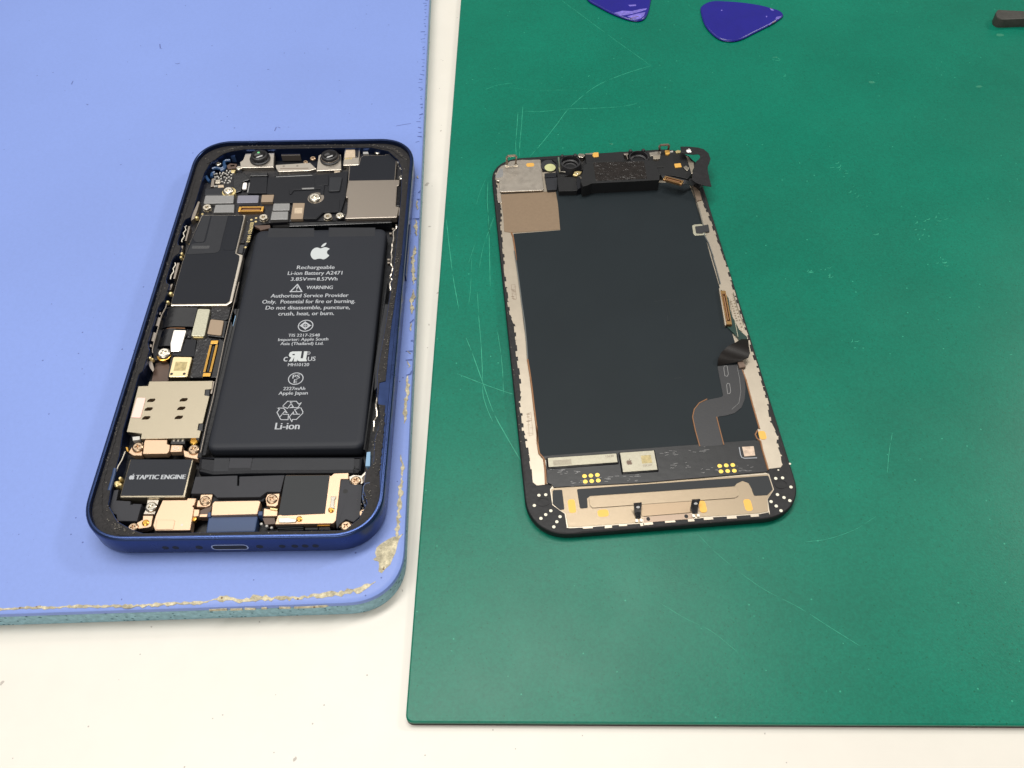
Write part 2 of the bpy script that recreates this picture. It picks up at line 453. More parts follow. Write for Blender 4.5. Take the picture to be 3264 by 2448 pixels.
# the film has peeled off along the rim
front = [[(-89.52,1.21),(-83.34,1.08),(-78.46,1.2),(-72.83,1.19),(-68.44,1.17),(-63.94,1.21)],
         [(-69.24,1.24),(-63.69,1.18),(-58.72,1.01),(-53.78,0.92),(-48.06,1.08),(-43.94,1.06),(-39.91,1.49)],
         [(-39.91,1.49),(-36.66,1.78),(-33.72,1.45),(-30.46,1.69),(-25.9,1.53),(-20.96,1.62),(-16.03,1.89),(-11.53,2.53),(-9.08,2.98),(-6.64,3.88),(-5.86,4.66)]]
for i, (pts, w0, w1, am) in enumerate(((front[0], .2, .8, .14), (front[1], .25, .95, .18), (front[2], .35, 1.5, .3))):
    B().band(pts, w0, w1, .6, rng, am, TB - .12, TB + .05 + .012 * i).build('worn_patch', 'tan_core', bm_)
B().prism([(-0.51,15.66),(-1.28,15.13),(-2.64,14.94),(-3.75,14.34),(-5.27,13.28),(-6.01,12.52),(-6.29,11.27),(-6.11,10.64),(-5.92,10.25),(-6.28,10.03),(-6.62,9.73),(-6.18,9.4),(-5.75,9.31),(-5.38,9.14),(-5.25,7.99),(-5.32,6.92),(-4.6,6.44),(-3.81,7.48),(-2.88,8.36),(-2.39,9.89),(-1.88,11.12),(-1.55,13.15),(-1.31,14.25)], TB - .1, TB + .05).build('worn_patch', 'tan_core', bm_)
side = [[(-1.35,30.04),(-1.39,27.52),(-1.4,25.46),(-1.52,22.76),(-1.66,20.43),(-1.77,17.98),(-1.73,15.55),(-2.02,13.96)],
        [(-1.76,36.02),(-1.8,35.12),(-1.36,33.85),(-1.45,32.42),(-1.46,30.13)],
        [(-1.08,59.09),(-1.11,56.89),(-1.08,54.72),(-1.11,52.58),(-1.2,50.46),(-1.23,48.37),(-1.36,46.17),(-1.42,44.82)],
        [(-1.26,63.71),(-1.05,62.8),(-0.89,61.6)], [(-1.62,66.77),(-0.64,66.12)],
        [(-0.92,88.13),(-0.88,85.27),(-1.07,82.47),(-0.96,79.3)], [(-1.08,76.18),(-0.8,73.49)],
        [(-0.92,122.95),(-0.86,119.1)], [(-1.04,114.86),(-0.8,111.6),(-0.76,108.4)], [(-0.94,104.37),(-1.38,99.12),(-0.88,93.96),(-0.86,89.78)],
        [(-1.06,133.81),(-0.93,132.53)]]
for i, s_ in enumerate(side):
    B().band(s_, .3, 1.2, .6, rng, .22, TB - .1, TB + .09 + .012 * i).build('worn_patch', 'tan_core', bm_)
for pts in ([(-40.09,0.97),(-36.45,0.93)], [(-35.75,0.91),(-33.27,0.95)], [(-32.74,0.98),(-30.59,0.99)], [(-29.27,0.95),(-28.2,1)], [(-25.63,1),(-23.33,1.09)], [(-22.54,1.06),(-19.44,1.13),(-16.14,1.19),(-12.84,1.43)], [(-12.02,1.49),(-8.74,2),(-6.9,2.47)]):
    B().tube([(x, .10 if x < -16 else y, 4.98 + rng.uniform(-.1, .1)) for x, y in pts], .42, 6).build('worn_patch', 'tan_core', bm_)
crack = B()
for pts in ([(-1.98,66.86),(-0.2,66.94)], [(-1.86,63.96),(-0.22,64.2)], [(-1.49,59.25),(-0.58,59.58),(-0.15,60.68)], [(-1.28,76.19),(-0.3,77.51)], [(-1.96,115.36),(-0.02,115.19)], [(-0.77,70.27),(-0.17,70.44)],
            [(-0.73,126.28),(-0.1,127.24)], [(-0.97,123.47),(0.01,123.55)], [(-1.18,115.37),(-0.06,115.44)]):
    crack.strip(pts, .28, TB + .06)
crack.build('crack', 'groove_blue', bm_, kind='stuff')
nick = B()
for k in range(64):                                    # frayed rim far along the side
    y = 150 + k * 2.3 + rng.uniform(-.8, .8); x = -rng.uniform(.5, 1.2)
    nick.strip([(x - rng.uniform(.4, 1.6), y + rng.uniform(-.4, .4)), (x, y + rng.uniform(-.3, .6))], rng.uniform(.15, .45), TB + .02)
nick.build('fraying', 'groove_blue', bm_, kind='stuff')

gm = thing('green_mat', 'scratched dark green cutting mat lying under the display', 'mat', -22.089, 54.87, 0, -0.0226)
go = rrect(0, 0, 420, 420, 1.6, 5)
B().prism(go, 0, .75, cap0=True).build('backing', 'dark_backing', gm)
B().prism(go, .75, GT, prof=[(.06, .75), (0, .85), (0, 1.55), (.3, GT)]).build('rubber_layer', 'green_rubber', gm, smooth=True)
scr = [[(66.45,218.48),(60.87,215.79),(54.53,212.29),(48.22,207.89),(43.5,202.93),(37.65,194.77),(33.43,186.28),(28.99,177.8),(25.05,170.95)],
       [(36.84,259.81),(42.66,251.61),(50.13,240.83),(58.03,229.79),(66.3,218.42)],
       [(22.94,193.68),(28.81,193.46),(37.65,194.77),(45.01,195.01),(52.39,195.56),(57.61,196.6),(60.28,197.79)],
       [(21.29,193.28),(20.96,184.63),(20.64,177.29),(20.85,171.25)], [(22.86,196.08),(22.4,185.77),(21.95,177.28),(21.83,170.7)],
       [(10.21,205.31),(13.49,207.41),(16.12,208.28),(19.52,208.88)], [(12.37,159.15),(12.4,151.06),(12.93,142.77),(13.24,136.23)],
       [(14.71,144.21),(13.49,139.92),(13.17,136.65)], [(42.43,204.37),(36.07,204.85),(24.81,205.07),(18.03,206.75)],
       [(0.68,142.79),(2.11,131.6),(3.74,119.81),(5.79,108.12)], [(12.99,142.74),(13.49,130.35),(14.01,116.38)],
       [(14.32,142.1),(11.93,132.78),(10.73,122.68)], [(10.58,114.15),(11.26,104.9),(12.01,97.07),(12.68,87.11),(13.03,79.96),(14.19,75.34),(15.64,71.5)],
       [(8.11,98.1),(9.87,93.03),(12.64,84.21),(15.7,74.43),(18.74,67.75),(22.57,60.05)], [(6.27,86.24),(12.87,83.02),(18.2,80.66),(20.77,79.72)],
       [(16.28,100.16),(17.26,93.02),(17.86,86.13),(18.1,79.96)], [(8.61,127.08),(8.67,115.83),(8.4,109.75)], [(9.36,132.79),(7.71,125.02)],
       [(61.43,41.62),(65.96,35.82),(73.5,28.71),(81.08,23.95),(86.36,19.9),(91.98,15.68)], [(102.19,45.69),(96.73,42.35),(90.41,40.05),(85.02,39.26)],
       [(111.33,68.24),(109.31,62.98),(107.47,57.14)], [(51.72,25.04),(56.94,21.53),(62.1,18.67),(66.93,14.2)], [(11.65,160.7),(10.11,154.57),(9.26,149.59)]]
WID = [.15, .10, .12, .13, .13, .12, .12, .10, .06, .15, .12, .09, .12, .15, .13, .11, .08, .08, .09, .07, .10, .06, .07]
for s_, w_ in zip(scr, WID):
    pth = smooth_path(s_, 9); b = B(); run = []
    for k, q in enumerate(pth):
        run.append(q)
        if (rng.random() < .07 and len(run) > 4) or k == len(pth) - 1:
            if len(run) > 1: b.strip(run, [w_ * 1.0 * rng.uniform(.45, 1.3) * min(1, .35 + .3 * min(m, len(run) - 1 - m)) for m in range(len(run))], GT + .012)
            run = []
    b.build('scratch', 'scratch_green', gm)
fl = B()
for k in range(45):
    x, y = rng.uniform(4, 230), rng.uniform(2, 260)
    a = rng.uniform(0, 6.3); L = rng.choice([.15, .2, .3, .9]) * rng.uniform(.5, 1.3)
    fl.strip([(x, y), (x + L * math.cos(a), y + L * math.sin(a))], rng.uniform(.05, .14), GT + .014)
for q, n_, sp in zip([(118.58,164.38),(101.37,121.6),(106.34,119.45),(140.15,140.65),(136.46,136.79),(139.25,125.09),(121.46,152.51),(109.18,221.56),(110.22,211.47),(122.19,136.46),(108.18,96.5),(105.43,123.5)], (9, 4, 3, 8, 7, 6, 4, 4, 3, 3, 4, 3), (2.2, .8, .8, 2.6, 2.4, 2.2, 1.8, 1.2, .8, 1.2, 2.0, 1.5)):
    for k in range(n_):
        x, y = q[0] + rng.gauss(0, sp * .6), q[1] + rng.gauss(0, sp * .6); a = rng.uniform(-.5, .9); L = rng.uniform(.3, 1.6)
        fl.strip([(x, y), (x + L * .5 * math.cos(a), y + L * .5 * math.sin(a)), (x + L * math.cos(a + .4), y + L * math.sin(a + .4))], [rng.uniform(.04, .12), rng.uniform(.1, .22), rng.uniform(.03, .1)], GT + .014 + .0004 * k)
fl.build('fleck', 'scratch_green', gm, kind='stuff')
for c_, rx, ry in (([(189.43,235.56)][0], 2.0, 1.2), ([(138.56,208.5)][0], 1.6, .9), ([(173.19,205.77)][0], 1.4, .7), ([(50.4,176.89)][0], .7, .6), ([(109.06,222.96)][0], 1.1, .4)):
    B().prism([(x + rng.uniform(-.25, .25), y + rng.uniform(-.2, .2)) for x, y in oval(c_[0], c_[1], rx * .7, ry * .7, 12)], GT, GT + .015).build('scuff', 'scuff_green', gm)

# ---------------------------------------------------------------- opening picks and the pry tool
def pick(label, pts, wears, cracks):
    cx, cy = ctr(pts)
    t = thing('opening_pick', label, 'pick', cx, cy, GT, 0, 'blue opening picks on the green mat')
    loc = [(x - cx, y - cy) for x, y in pts]
    lp = ccw(smooth_loop(loc, 5))
    B().loops([[(x, y, z) for x, y in inset(lp, d)] for d, z in [(.45, 0.02), (.12, .2), (0, .42), (.12, .66), (.5, .85)]], cap0=True).build('blade', 'pick_blue', t, smooth=True)
    for w in wears:
        B().prism([(x - cx, y - cy) for x, y in w], .8, .862).build('worn_patch', 'pick_wear', t)
    for w in cracks:
        B().strip([(x - cx, y - cy) for x, y in w], .3, .866).build('chip', 'pick_chip', t)
    return t
pick('blue plastic pick lying whole in view, worn pointed end towards the pry tool',
     [(70.4,303.64),(71.37,307.2),(75.21,310.05),(80.6,309.87),(86.56,308.74),(92.02,306.97),(95.94,304.87),(98.77,302.82),(99.49,300.08),(97.35,297.27),(92.74,293.32),(87.1,289.16),(82.33,285.64),(78.68,284.42),(75.04,285.39),(72.46,289.02),(70.58,295.31)],
     [[(95.25,304.18),(96.4,303.68),(96.56,302.64),(95.71,302.86)], [(96.7,298.64),(98.4,299.22),(98.43,298.45),(96.92,297.04),(96.13,297.51)], [(92.83,294.02),(94.46,295.22),(94.14,294.41),(93.07,293.38)], [(93.05,299.4),(93.54,299.38),(93.29,298.43),(92.97,298.57)], [(77.66,303.79),(78.21,303.9),(78.11,303.25),(77.67,303.14)]],
     [[(94.35,294.59),(96.04,296.12)], [(95.46,304.37),(96.07,303.82)]])
pick('blue plastic pick cut off by the photo edge, scraped corner with dark crack',
     [(30.33,312.51),(33.82,308.01),(38.14,303.42),(42.14,300.19),(45.18,298.49),(47.63,298.16),(49.71,299.49),(51.32,302.98),(52.9,309.48),(54.05,316.83),(52.9,325.17),(48.18,330.3),(41.42,330.18),(34.31,325.12),(30.16,318.34)],
     [[(39.18,303.13),(42.15,304.46),(45.69,304.08),(48.67,305.28),(51.23,305.72),(50.76,304.69),(47.01,302.87),(43.69,301.69),(41.15,301.13)], [(43.6,300.72),(46.94,302.22),(50.45,303.4),(49.65,300.84),(48.05,298.98),(45.9,298.73)], [(44.64,308.18),(47.54,308.41),(47.45,307.42),(45.27,307.23)]],
     [[(44.69,299.07),(45.66,300),(47.67,300.57)]])
tp = [(172.69,294.98),(174.1,296.94),(176.11,296.65),(182.95,295.82),(206.2,294.23),(203.8,288.22),(181.2,290.89),(174.53,290.57),(172.55,290.89),(172.01,292.66)]
cx, cy = ctr(tp)
tl = thing('pry_tool', 'dark brown pry bar tip lying at the green mat corner', 'tool', cx, cy, GT)
B().prism(rnd([(x - cx, y - cy) for x, y in tp], 1.0), 0, 3.2, .35, cap0=True).build('bar', 'tool_brown', tl, smooth=True)
tip = [(172.73,294.8),(174.11,296.66),(174.84,295.28),(175.02,293.46),(174.23,291.15),(172.73,291.11),(172.14,292.75)]
B().prism([(x - cx, y - cy) for x, y in tip], 3.15, 3.24, .03).build('bevelled_tip', 'tool_brown', tl)

# ---------------------------------------------------------------- shared small parts
def screw_mesh(name, mat, rh=1.0, zt=.5):
    b = B()
    b.lathe(0, 0, [(rh * .98, 0), (rh, zt * .55), (rh * .9, zt * .85), (rh * .72, zt)], 20, cap=False)
    a_, c_ = rh * .13, rh * .5
    cross = [(c_, -a_), (c_, a_), (a_, a_), (a_, c_), (-a_, c_), (-a_, a_), (-c_, a_), (-c_, -a_), (-a_, -a_), (-a_, -c_), (a_, -c_), (a_, -a_)]
    ring = [(rh * .72 * math.cos(2 * math.pi * k / 20), rh * .72 * math.sin(2 * math.pi * k / 20)) for k in range(20)]
    b2 = B().plate(ring, [cross], zt - .02, zt)
    b.add(b2.v, b2.f)
    b.loops([[(x, y, zt) for x, y in cross], [(x * .6, y * .6, zt - .35) for x, y in cross]])
    return b.mesh(name, mat, True)
SCREW = {k: screw_mesh('screw', k) for k in ('screw_silver', 'screw_tan')}
def screw(parent, x, y, z, r, mat, rz=0.0):
    o = bpy.data.objects.new('screw', SCREW[mat]); COL.objects.link(o); o.parent = parent
    o.location = (x * U, y * U, z * U); o.scale = (r, r, r if r > 1 else 1); o.rotation_euler = (0, 0, rz); return o
STAND = B().lathe(0, 0, [(1.2, 0), (1.2, .35), (1.02, .4), (1.02, .6), (1.15, .65), (1.15, 1.05), (1.05, 1.15), (.5, 1.15), (.42, 1.05), (.4, .5)], 20).mesh('standoff', 'standoff_metal', True)
def standoff(parent, x, y, z):
    o = bpy.data.objects.new('standoff', STAND); COL.objects.link(o); o.parent = parent; o.location = (x * U, y * U, z * U); return o
def fruit(b, x0, y0, x1, y1, z, axis=(1, 0)):
    """fruit emblem with a bite and a leaf, filling the given box"""
    body = [(.50, .74), (.60, .79), (.72, .82), (.86, .78), (.97, .70), (.88, .60), (.86, .46), (.91, .33), (1.0, .25), (.93, .12), (.80, 0), (.70, -.02), (.60, .02), (.52, .03), (.42, .02), (.32, -.02), (.20, 0), (.08, .14), (.01, .32), (.01, .50), (.07, .67), (.18, .78), (.30, .81), (.41, .77)]
    leaf = [(.50, .85), (.53, .97), (.62, 1.08), (.74, 1.14), (.74, 1.04), (.67, .92), (.58, .86)]
    ax = Vector(axis); ay = Vector((-ax.y, ax.x)); w, h = x1 - x0, y1 - y0; o = Vector((x0, y0))
    for sh in (smooth_loop(body, 4), smooth_loop(leaf, 4)):
        pts = [tuple(o + ax * (px_ * w) + ay * (py_ / 1.14 * h)) for px_, py_ in sh]
        b.prism(pts, z - .02, z)
    return b
def connector(name, parent, p0, p1, width, z0, z1, shell, pins=18, core='gloss_black'):
    """board connector from p0 to p1: a shell with end lugs and two rows of pins"""
    a, b = Vector(p0), Vector(p1); d = (b - a); L = d.length; d.normalize(); n = Vector((-d.y, d.x))
    def loc(u, v): return tuple(a + d * u + n * v)
    w = width / 2
    o = B().plate([loc(0, -w), loc(L, -w), loc(L, w), loc(0, w)], [[loc(L * .1, -w * .55), loc(L * .9, -w * .55), loc(L * .9, w * .55), loc(L * .1, w * .55)]], z0, z1).build(name, core, parent)
    B().prism([loc(L * .14, -w * .22), loc(L * .86, -w * .22), loc(L * .86, w * .22), loc(L * .14, w * .22)], z0, z1 - .1).build('tongue', core, o)
    for u0, u1 in ((0, .09), (.91, 1)):
        B().prism([loc(L * u0 - .03, -w * .95), loc(L * u1, -w * .95), loc(L * u1, w * .95), loc(L * u0 - .03, w * .95)], z0, z1 + .06, .03).build('end_lug', shell, o)
    pb = B()
    for k in range(pins):
        u = L * (.13 + .74 * k / (pins - 1))
        for s in (-1, 1):
            pb.prism([loc(u - L * .25 / pins, s * w * .5), loc(u + L * .25 / pins, s * w * .5), loc(u + L * .25 / pins, s * w * 1.04), loc(u - L * .25 / pins, s * w * 1.04)], z0, z1 + .04)
    pb.build('pins', shell, o, kind='stuff')
    return o

# ---------------------------------------------------------------- the opened phone
ph = thing('opened_phone', 'blue framed phone opened to show its black battery and circuit boards', 'phone', -59.781, 155.432, TB, -0.00617)
W2, H2 = 32.1, 65.75
def ring(i, z): return [(x, y, z) for x, y in rrect(-W2 + i, -H2 + i, W2 - i, H2 - i, 10.8 - i, 16)]
fr = B().loops([ring(i, z) for i, z in [(1.4, 0.0), (.45, .25), (.1, .7), (0, 1.2), (0, 6.2), (.06, 6.5), (.3, 6.82), (.55, 6.9), (.85, 6.9), (.95, 6.8), (1.0, 5.45)]], cap0=True, cap1=False)
frame = fr.build('frame', 'blue_metal', ph, smooth=True)
outer = [q[:2] for q in ring(1.0, 0)]
inner = [(-18.5, 63.0), (-23.5, 61.6), (-27.2, 57.6), (-28.2, 52.5), (-28.2, 36.5), (-28.4, 34.0), (-29.5, 33.2), (-29.9, 31.5), (-29.9, 24.5), (-29.5, 23.2), (-28.5, 22.8), (-28.5, 20.0),
         (-29.4, 19.0), (-29.9, 17.2), (-29.9, 10.4), (-29.4, 9.1), (-28.6, 8.8), (-28.7, 3.2), (-29.4, 2.0), (-29.7, .6), (-29.7, -10.8), (-29.2, -12.4), (-28.7, -13.2), (-28.8, -19.8), (-29.5, -20.8),
         (-29.3, -37.0), (-28.4, -44.0), (-28.3, -50.5), (-27.6, -56.6), (-24.6, -60.6), (-21.0, -62.6), (-18.5, -63.5), (24.2, -63.4), (27.0, -60.6), (28.4, -57.0), (27.2, -53.4), (27.4, -49.0), (28.9, -46.5), (28.7, -40.0),
         (29.6, -35.3), (28.2, -28.5), (27.7, -21.5), (28.6, -5.0), (29.2, 12.0), (29.3, 30.0), (29.3, 42.0), (28.9, 52.5), (27.4, 57.2), (24.2, 61.2), (19.0, 63.0)]
inner = rnd(inner, .6, 2)
B().plate(outer, [inner], 1.0, 5.5).build('ledge', 'blue_metal', frame)
# black adhesive left on the ledge; it is missing along one stretch of the side
film_out = [q for q in inset(ccw(outer), .06)]
film_out = [((29.95 if (-23.5 > y > -30.2) is False else 28.45) if (x > 29.0 and -52 < y < 6) else x, y) for x, y in film_out]
k0 = min(range(len(film_out)), key=lambda k: film_out[k][1] if film_out[k][0] > 28 and film_out[k][1] > 40 else 99)
film_out = film_out[:k0] + [(30.2, -46), (30.35, -31), (28.5, -30.6), (28.45, -24.3), (29.9, -23.8), (29.95, -8), (30.5, 6), (31.0, 20)] + film_out[k0:]
B().plate(film_out, [inset(ccw(inner), -.1)], 5.5, 5.66).build('adhesive_film', 'adhesive', frame)
def gasket(path, w0, w1):
    B().band(path, w0, w1, .5, rng, .05, 5.6, 5.78).build('adhesive_bead', 'adhesive', frame)
gasket([(-28.2, 56.5), (-24.5, 61.2), (-19, 63.9), (0, 64.1), (19, 63.9), (25.5, 61.8), (29.6, 57.4), (30.5, 52)], .5, .9)
gasket([(29.9, -31.5), (30.0, -40), (30.0, -50)], .8, 1.4)
gasket([(-30.4, 50), (-30.4, 36), (-30.6, 22), (-30.6, 3), (-30.7, -14), (-30.7, -36), (-30.4, -52), (-28.6, -58.6), (-23.8, -63.6), (-18.8, -64.3)], .4, .8)
rs = B()
def residue(path, n, sp):
    pts = [Vector(q) for q in path]
    for _ in range(n):
        k = rng.randrange(len(pts) - 1); q = pts[k].lerp(pts[k + 1], rng.random())
        x, y = q.x + rng.gauss(0, sp), q.y + rng.gauss(0, sp); r_ = rng.uniform(.05, .16)
        rs.prism([(x + r_ * rng.uniform(.5, 1.6) * math.cos(a), y + r_ * rng.uniform(.5, 1.6) * math.sin(a)) for a in (0, 1.6, 3.1, 4.7)], 5.6, 5.86)
residue([(-30.8, 40), (-30.8, -50)], 130, .22); residue([(-26, 61.5), (-19, 64.3), (19, 64.3), (26, 61.9), (30, 57)], 150, .16); residue([(30.0, 20), (29.4, -22)], 90, .25); residue([(29.6, -32), (29.6, -52), (27, -58)], 60, .5); residue([(-30, -52), (-26, -61), (-20, -64)], 40, .3)
rs.build('residue', 'residue', frame, kind='stuff')
B().prism(inset(ccw(outer), .4), 0.6, 1.2).build('back_panel', 'navy_floor', ph)
# speaker grille, port and pin-hole screws in the bottom wall
def wall_hole(cx, zc, rx, rz, name, mat, proud=.015):
    b = B(); n = 16
    pts = [(cx + rx * math.cos(2 * math.pi * k / n), zc + rz * math.sin(2 * math.pi * k / n)) for k in range(n)]
    b.loops([[(x, -H2 + .5, z) for x, z in pts], [(x, -H2 - proud, z) for x, z in pts]])
    return b.build(name, mat, frame)
for x in (10.83, 13.5, 15.7, 17.9): wall_hole(x, 3.2, .72, .72, 'speaker_hole', 'dark_hole')
for x in (-13.95, -11.8): wall_hole(x, 3.2, .72, .72, 'speaker_hole', 'dark_hole')
for x in (-6.8, 6.05): wall_hole(x, 3.2, .78, .78, 'screw_hole', 'dark_hole')
pb = B(); pts = [(x, z) for x, z in rrect(-4.25, 1.95, 3.65, 4.25, 1.14, 6)]
pb.loops([[(x, -H2 + .5, z) for x, z in pts], [(x, -H2 - .03, z) for x, z in pts], [(x, -H2 - .03, z) for x, z in inset(ccw(pts), .28)], [(x, -H2 + .6, z) for x, z in inset(ccw(pts), .35)]], cap1=False)
pb.build('charging_port', 'screw_silver', frame, smooth=True)
B().loops([[(x, -H2 + .5, z) for x, z in inset(ccw(pts), .2)], [(x, -H2 - .012, z) for x, z in inset(ccw(pts), .26)]]).build('port_cavity', 'dark_hole', frame)
B().box(W2 - .3, 11.6, 2.5, W2 + .32, 31.0, 4.7, .15).build('side_button', 'blue_metal', ph)

# boards
P('logic_board', 'solder_mask', ph, [(-29.44,49.75),(-17.21,55.97),(12.06,55.58),(16.03,62.95),(26.88,62.19),(28.75,34.28),(-1.49,33.76),(-6.8,33.41),(-11.04,32.36),(-12,21.34),(-11.12,4.03),(-12.17,1.7),(-26.22,1.96),(-29.2,35.01)], 2.6, 3.6)
P('logic_board', 'solder_mask', ph, [(-28.41,2.61),(-11.99,2.31),(-11.53,-9.2),(-11.36,-20.69),(-23.36,-20.32),(-23.96,-14.07),(-27.92,-15),(-29.17,-11.28),(-29.11,2.08)], 2.6, 3.6)
P('antenna_flex', 'copper_dark', ph, [(-27.78,-14.2),(-24.77,-14.75),(-22.81,-19.56),(-23.82,-20.84),(-27.53,-20.94)], 1.2, 2.6)
# front camera pair
br = P('camera_bracket', 'nickel', ph, [(-18.21,62.37),(-9.66,62.49),(-8.96,56),(-18.55,55.9),(-19.19,58.46),(-18.48,59.37)], 3.2, 4.6, .12)
P('camera_bracket', 'nickel', ph, [(-8.59,57.25),(1.45,58.05),(3.61,55.31),(1.73,54.49),(-7.31,54.19),(-8.33,55.92)], 3.2, 4.4, .12)
P('camera_bracket', 'nickel', ph, [(4.08,61.45),(10.13,61.32),(11.02,54.4),(3.8,54.05),(3.57,60.94)], 3.2, 4.6, .12)
P('bracket_tab', 'nickel', ph, [(8.59,55.43),(10.55,55.39),(10.64,53.27),(9,53.21)], 3.4, 4.0, .1)
P('bracket_slot', 'dull_brown', br, [(-7.02,55.67),(1.25,55.69),(1.28,55.43),(-6.99,55.41)], 4.39, 4.415)
for q in [(-6.1,56.61),(-2.13,56.67)]: B().lathe(q[0], q[1], [(.35, 4.38), (.35, 4.415)], 10).build('rivet', 'grey_nickel', br)
for (x, y), tint in (([(-13.43,59.77)][0], True), ([(7.27,59.31)][0], False)):
    L_ = B().lathe(x, y, [(3.0, 4.5), (3.0, 5.0), (2.75, 5.1), (2.55, 5.25), (2.45, 6.1), (2.3, 6.25), (1.5, 6.35), (1.3, 6.5)], 28).build('camera_lens', 'lens_matte', ph, smooth=True)
    B().lathe(x, y, [(1.9, 6.2), (1.85, 6.55), (1.5, 6.75), (.9, 6.86), (.3, 6.9)], 24).build('lens_glass', 'lens_black', L_, smooth=True)
    B().lathe(x, y, [(2.62, 5.2), (2.58, 5.42), (2.5, 5.44)], 28, cap=False).build('lens_ring', 'grey_nickel' if not tint else 'lens_black', L_, smooth=True)
    if tint: B().lathe(x, y + .1, [(.42, 6.88), (.3, 6.94)], 12).build('lens_glint', 'green_glint', L_)  # small green disc, the lens glint is put into its colour
sb = P('light_sensor', 'sensor_grey', ph, [(-8.34,64.65),(-2.79,64.95),(-2.2,62.53),(-7.86,62.49)], 1.5, 3.6, .1)
q = [(-6.61,63.7)][0]; B().lathe(q[0], q[1], [(.42, 3.58), (.42, 3.63)], 12).build('sensor_window', 'dark_hole', sb)
mod = P('flash_module', 'nickel', ph, [(11.1,63.55),(15.63,63.76),(15.96,56.22),(11.34,56.07)], 3.2, 4.8, .15, .3)
P('module_chip', 'beige_chip', mod, [(11.51,63.03),(14.19,63.18),(14.6,59.54),(11.49,59.3)], 4.7, 4.95, .06)
P('module_board', 'solder_mask', mod, [(14.25,63.1),(15.32,63.18),(15.52,59.59),(14.66,59.46)], 4.7, 4.87)
for q in [(11.9,59.07),(12.63,59.1),(13.39,59.14)]: B().box(q[0] - .28, q[1] - .25, 4.6, q[0] + .28, q[1] + .25, 4.85).build('module_pin', 'pale_gold', mod)
can = P('shield_can', 'grey_nickel', ph, grow([(16.95,60.29),(23.39,60.36),(23.5,60.72),(26.63,60.44),(26.78,49.09),(13.72,49.13),(13.44,55.87),(16.09,56.22),(16.26,59.38)], .18), 3.2, 4.72)
P('black_cover', 'cover_black', can, [(16.95,60.29),(23.39,60.36),(23.5,60.72),(26.63,60.44),(26.82,48.6),(13.74,48.89),(13.44,55.87),(16.09,56.22),(16.26,59.38)], 4.6, 4.8)
P('shield_plate', 'grey_nickel', ph, [(13.63,49),(28.42,49.08),(28.42,46.64),(27.86,46.26),(28.12,37.84),(29.08,37.59),(28.68,33.27),(14.29,33.02),(14.58,35.49),(14.24,41.66),(13.62,41.77),(13.53,43.58)], 3.4, 5.2, .22, .3, True)
P('clip', 'gloss_black', ph, [(27.9,46.61),(29.21,46.48),(29.11,38.16),(28.15,38.32)], 3.5, 4.9, .1)
P('clip', 'dark_tape', ph, [(28.55,49.31),(29.54,49.04),(29.51,44.43),(29.03,44.44)], 3.5, 5.0, .1)
P('screw_block', 'solder_mask', ph, [(27.21,57.58),(29.3,57.02),(29.58,50),(27.42,50.54)], 1.5, 4.4, .1)
P('flex_cable', 'dark_tape', ph, [(-10.06,51.97),(3.29,52.42),(12.97,54.21),(13.38,43.66),(13.26,41.75),(12.65,36.84),(7.76,36.62),(6.17,34.08),(2.22,34.16),(-0.8,34.36),(-1.38,40.88),(-6.52,40.99),(-7.21,41.33),(-7.04,44.48),(-9.36,44.86)], 1.6, 4.3, .12, .4)
P('flex_fold', 'dark_tape', ph, [(3.53,52.12),(7.44,52.38),(7.96,47.84),(6.81,47.96),(4.11,47.43)], 4.2, 4.5, .1, .3)
P('flex_fold', 'black_tape', ph, [(7.88,50.98),(11.72,51.15),(11.55,45.04),(8.34,44.87)], 4.2, 4.8, .25, .6, True)
P('flex_fold', 'dark_tape', ph, [(-3.03,46.44),(-2.14,47),(6.92,47.78),(7.05,43.91),(6.1,43.74),(5.91,46.15),(-1.65,45.83),(-2.14,44.25),(-2.66,44.26)], 4.2, 4.6, .1, .3)
P('foil_strip', 'foil_grey', ph, [(0.56,46.65),(4.04,46.77),(4.05,46.14),(0.7,46.06)], 4.58, 4.64)
P('flex_cable', 'dark_tape', ph, [(2.1,40.89),(11.91,42.01),(12.12,37.07),(7.7,36.84),(6.11,34.29),(2.47,34.37)], 4.2, 4.42, .08, .4)
P('flex_cable', 'dark_tape', ph, [(-15.12,53.97),(-10.42,53.87),(-9.39,45.1),(-14.85,45.22),(-14.75,48.13)], 3.5, 4.25, .1)
P('stiffener', 'gloss_black', ph, [(-15.27,53.72),(-10.26,53.71),(-10.16,52.21),(-15.19,52.22)], 3.5, 4.6, .12)
P('flex_cable', 'gloss_black', ph, [(-20.25,53.3),(-17.44,54.25),(-15.12,51.2),(-17.09,50.26),(-16.75,46.34),(-18.53,45.41),(-19.62,48.84)], 3.5, 4.2, .12, .4)
P('flex_cable', 'black_tape', ph, [(-27.48,47.42),(-22.2,47.9),(-21.21,44.63),(-27.07,44.52)], 3.2, 4.3, .3, .5, True)
P('flex_cable', 'gloss_black', ph, [(-8.38,53.04),(2.4,53.8),(2.86,52.79),(-7.94,52.28)], 2.0, 4.0, .2)
P('flash_led', 'white_plastic', ph, [(-16.76,49.5),(-15.66,49.58),(-15.37,46.69),(-16.61,46.72)], 4.1, 4.5, .08, .5)
P('flex_tail', 'foil_grey', ph, [(-15.13,49.55),(-14.81,49.54),(-14.61,45.4),(-14.98,45.31)], 4.2, 4.36)
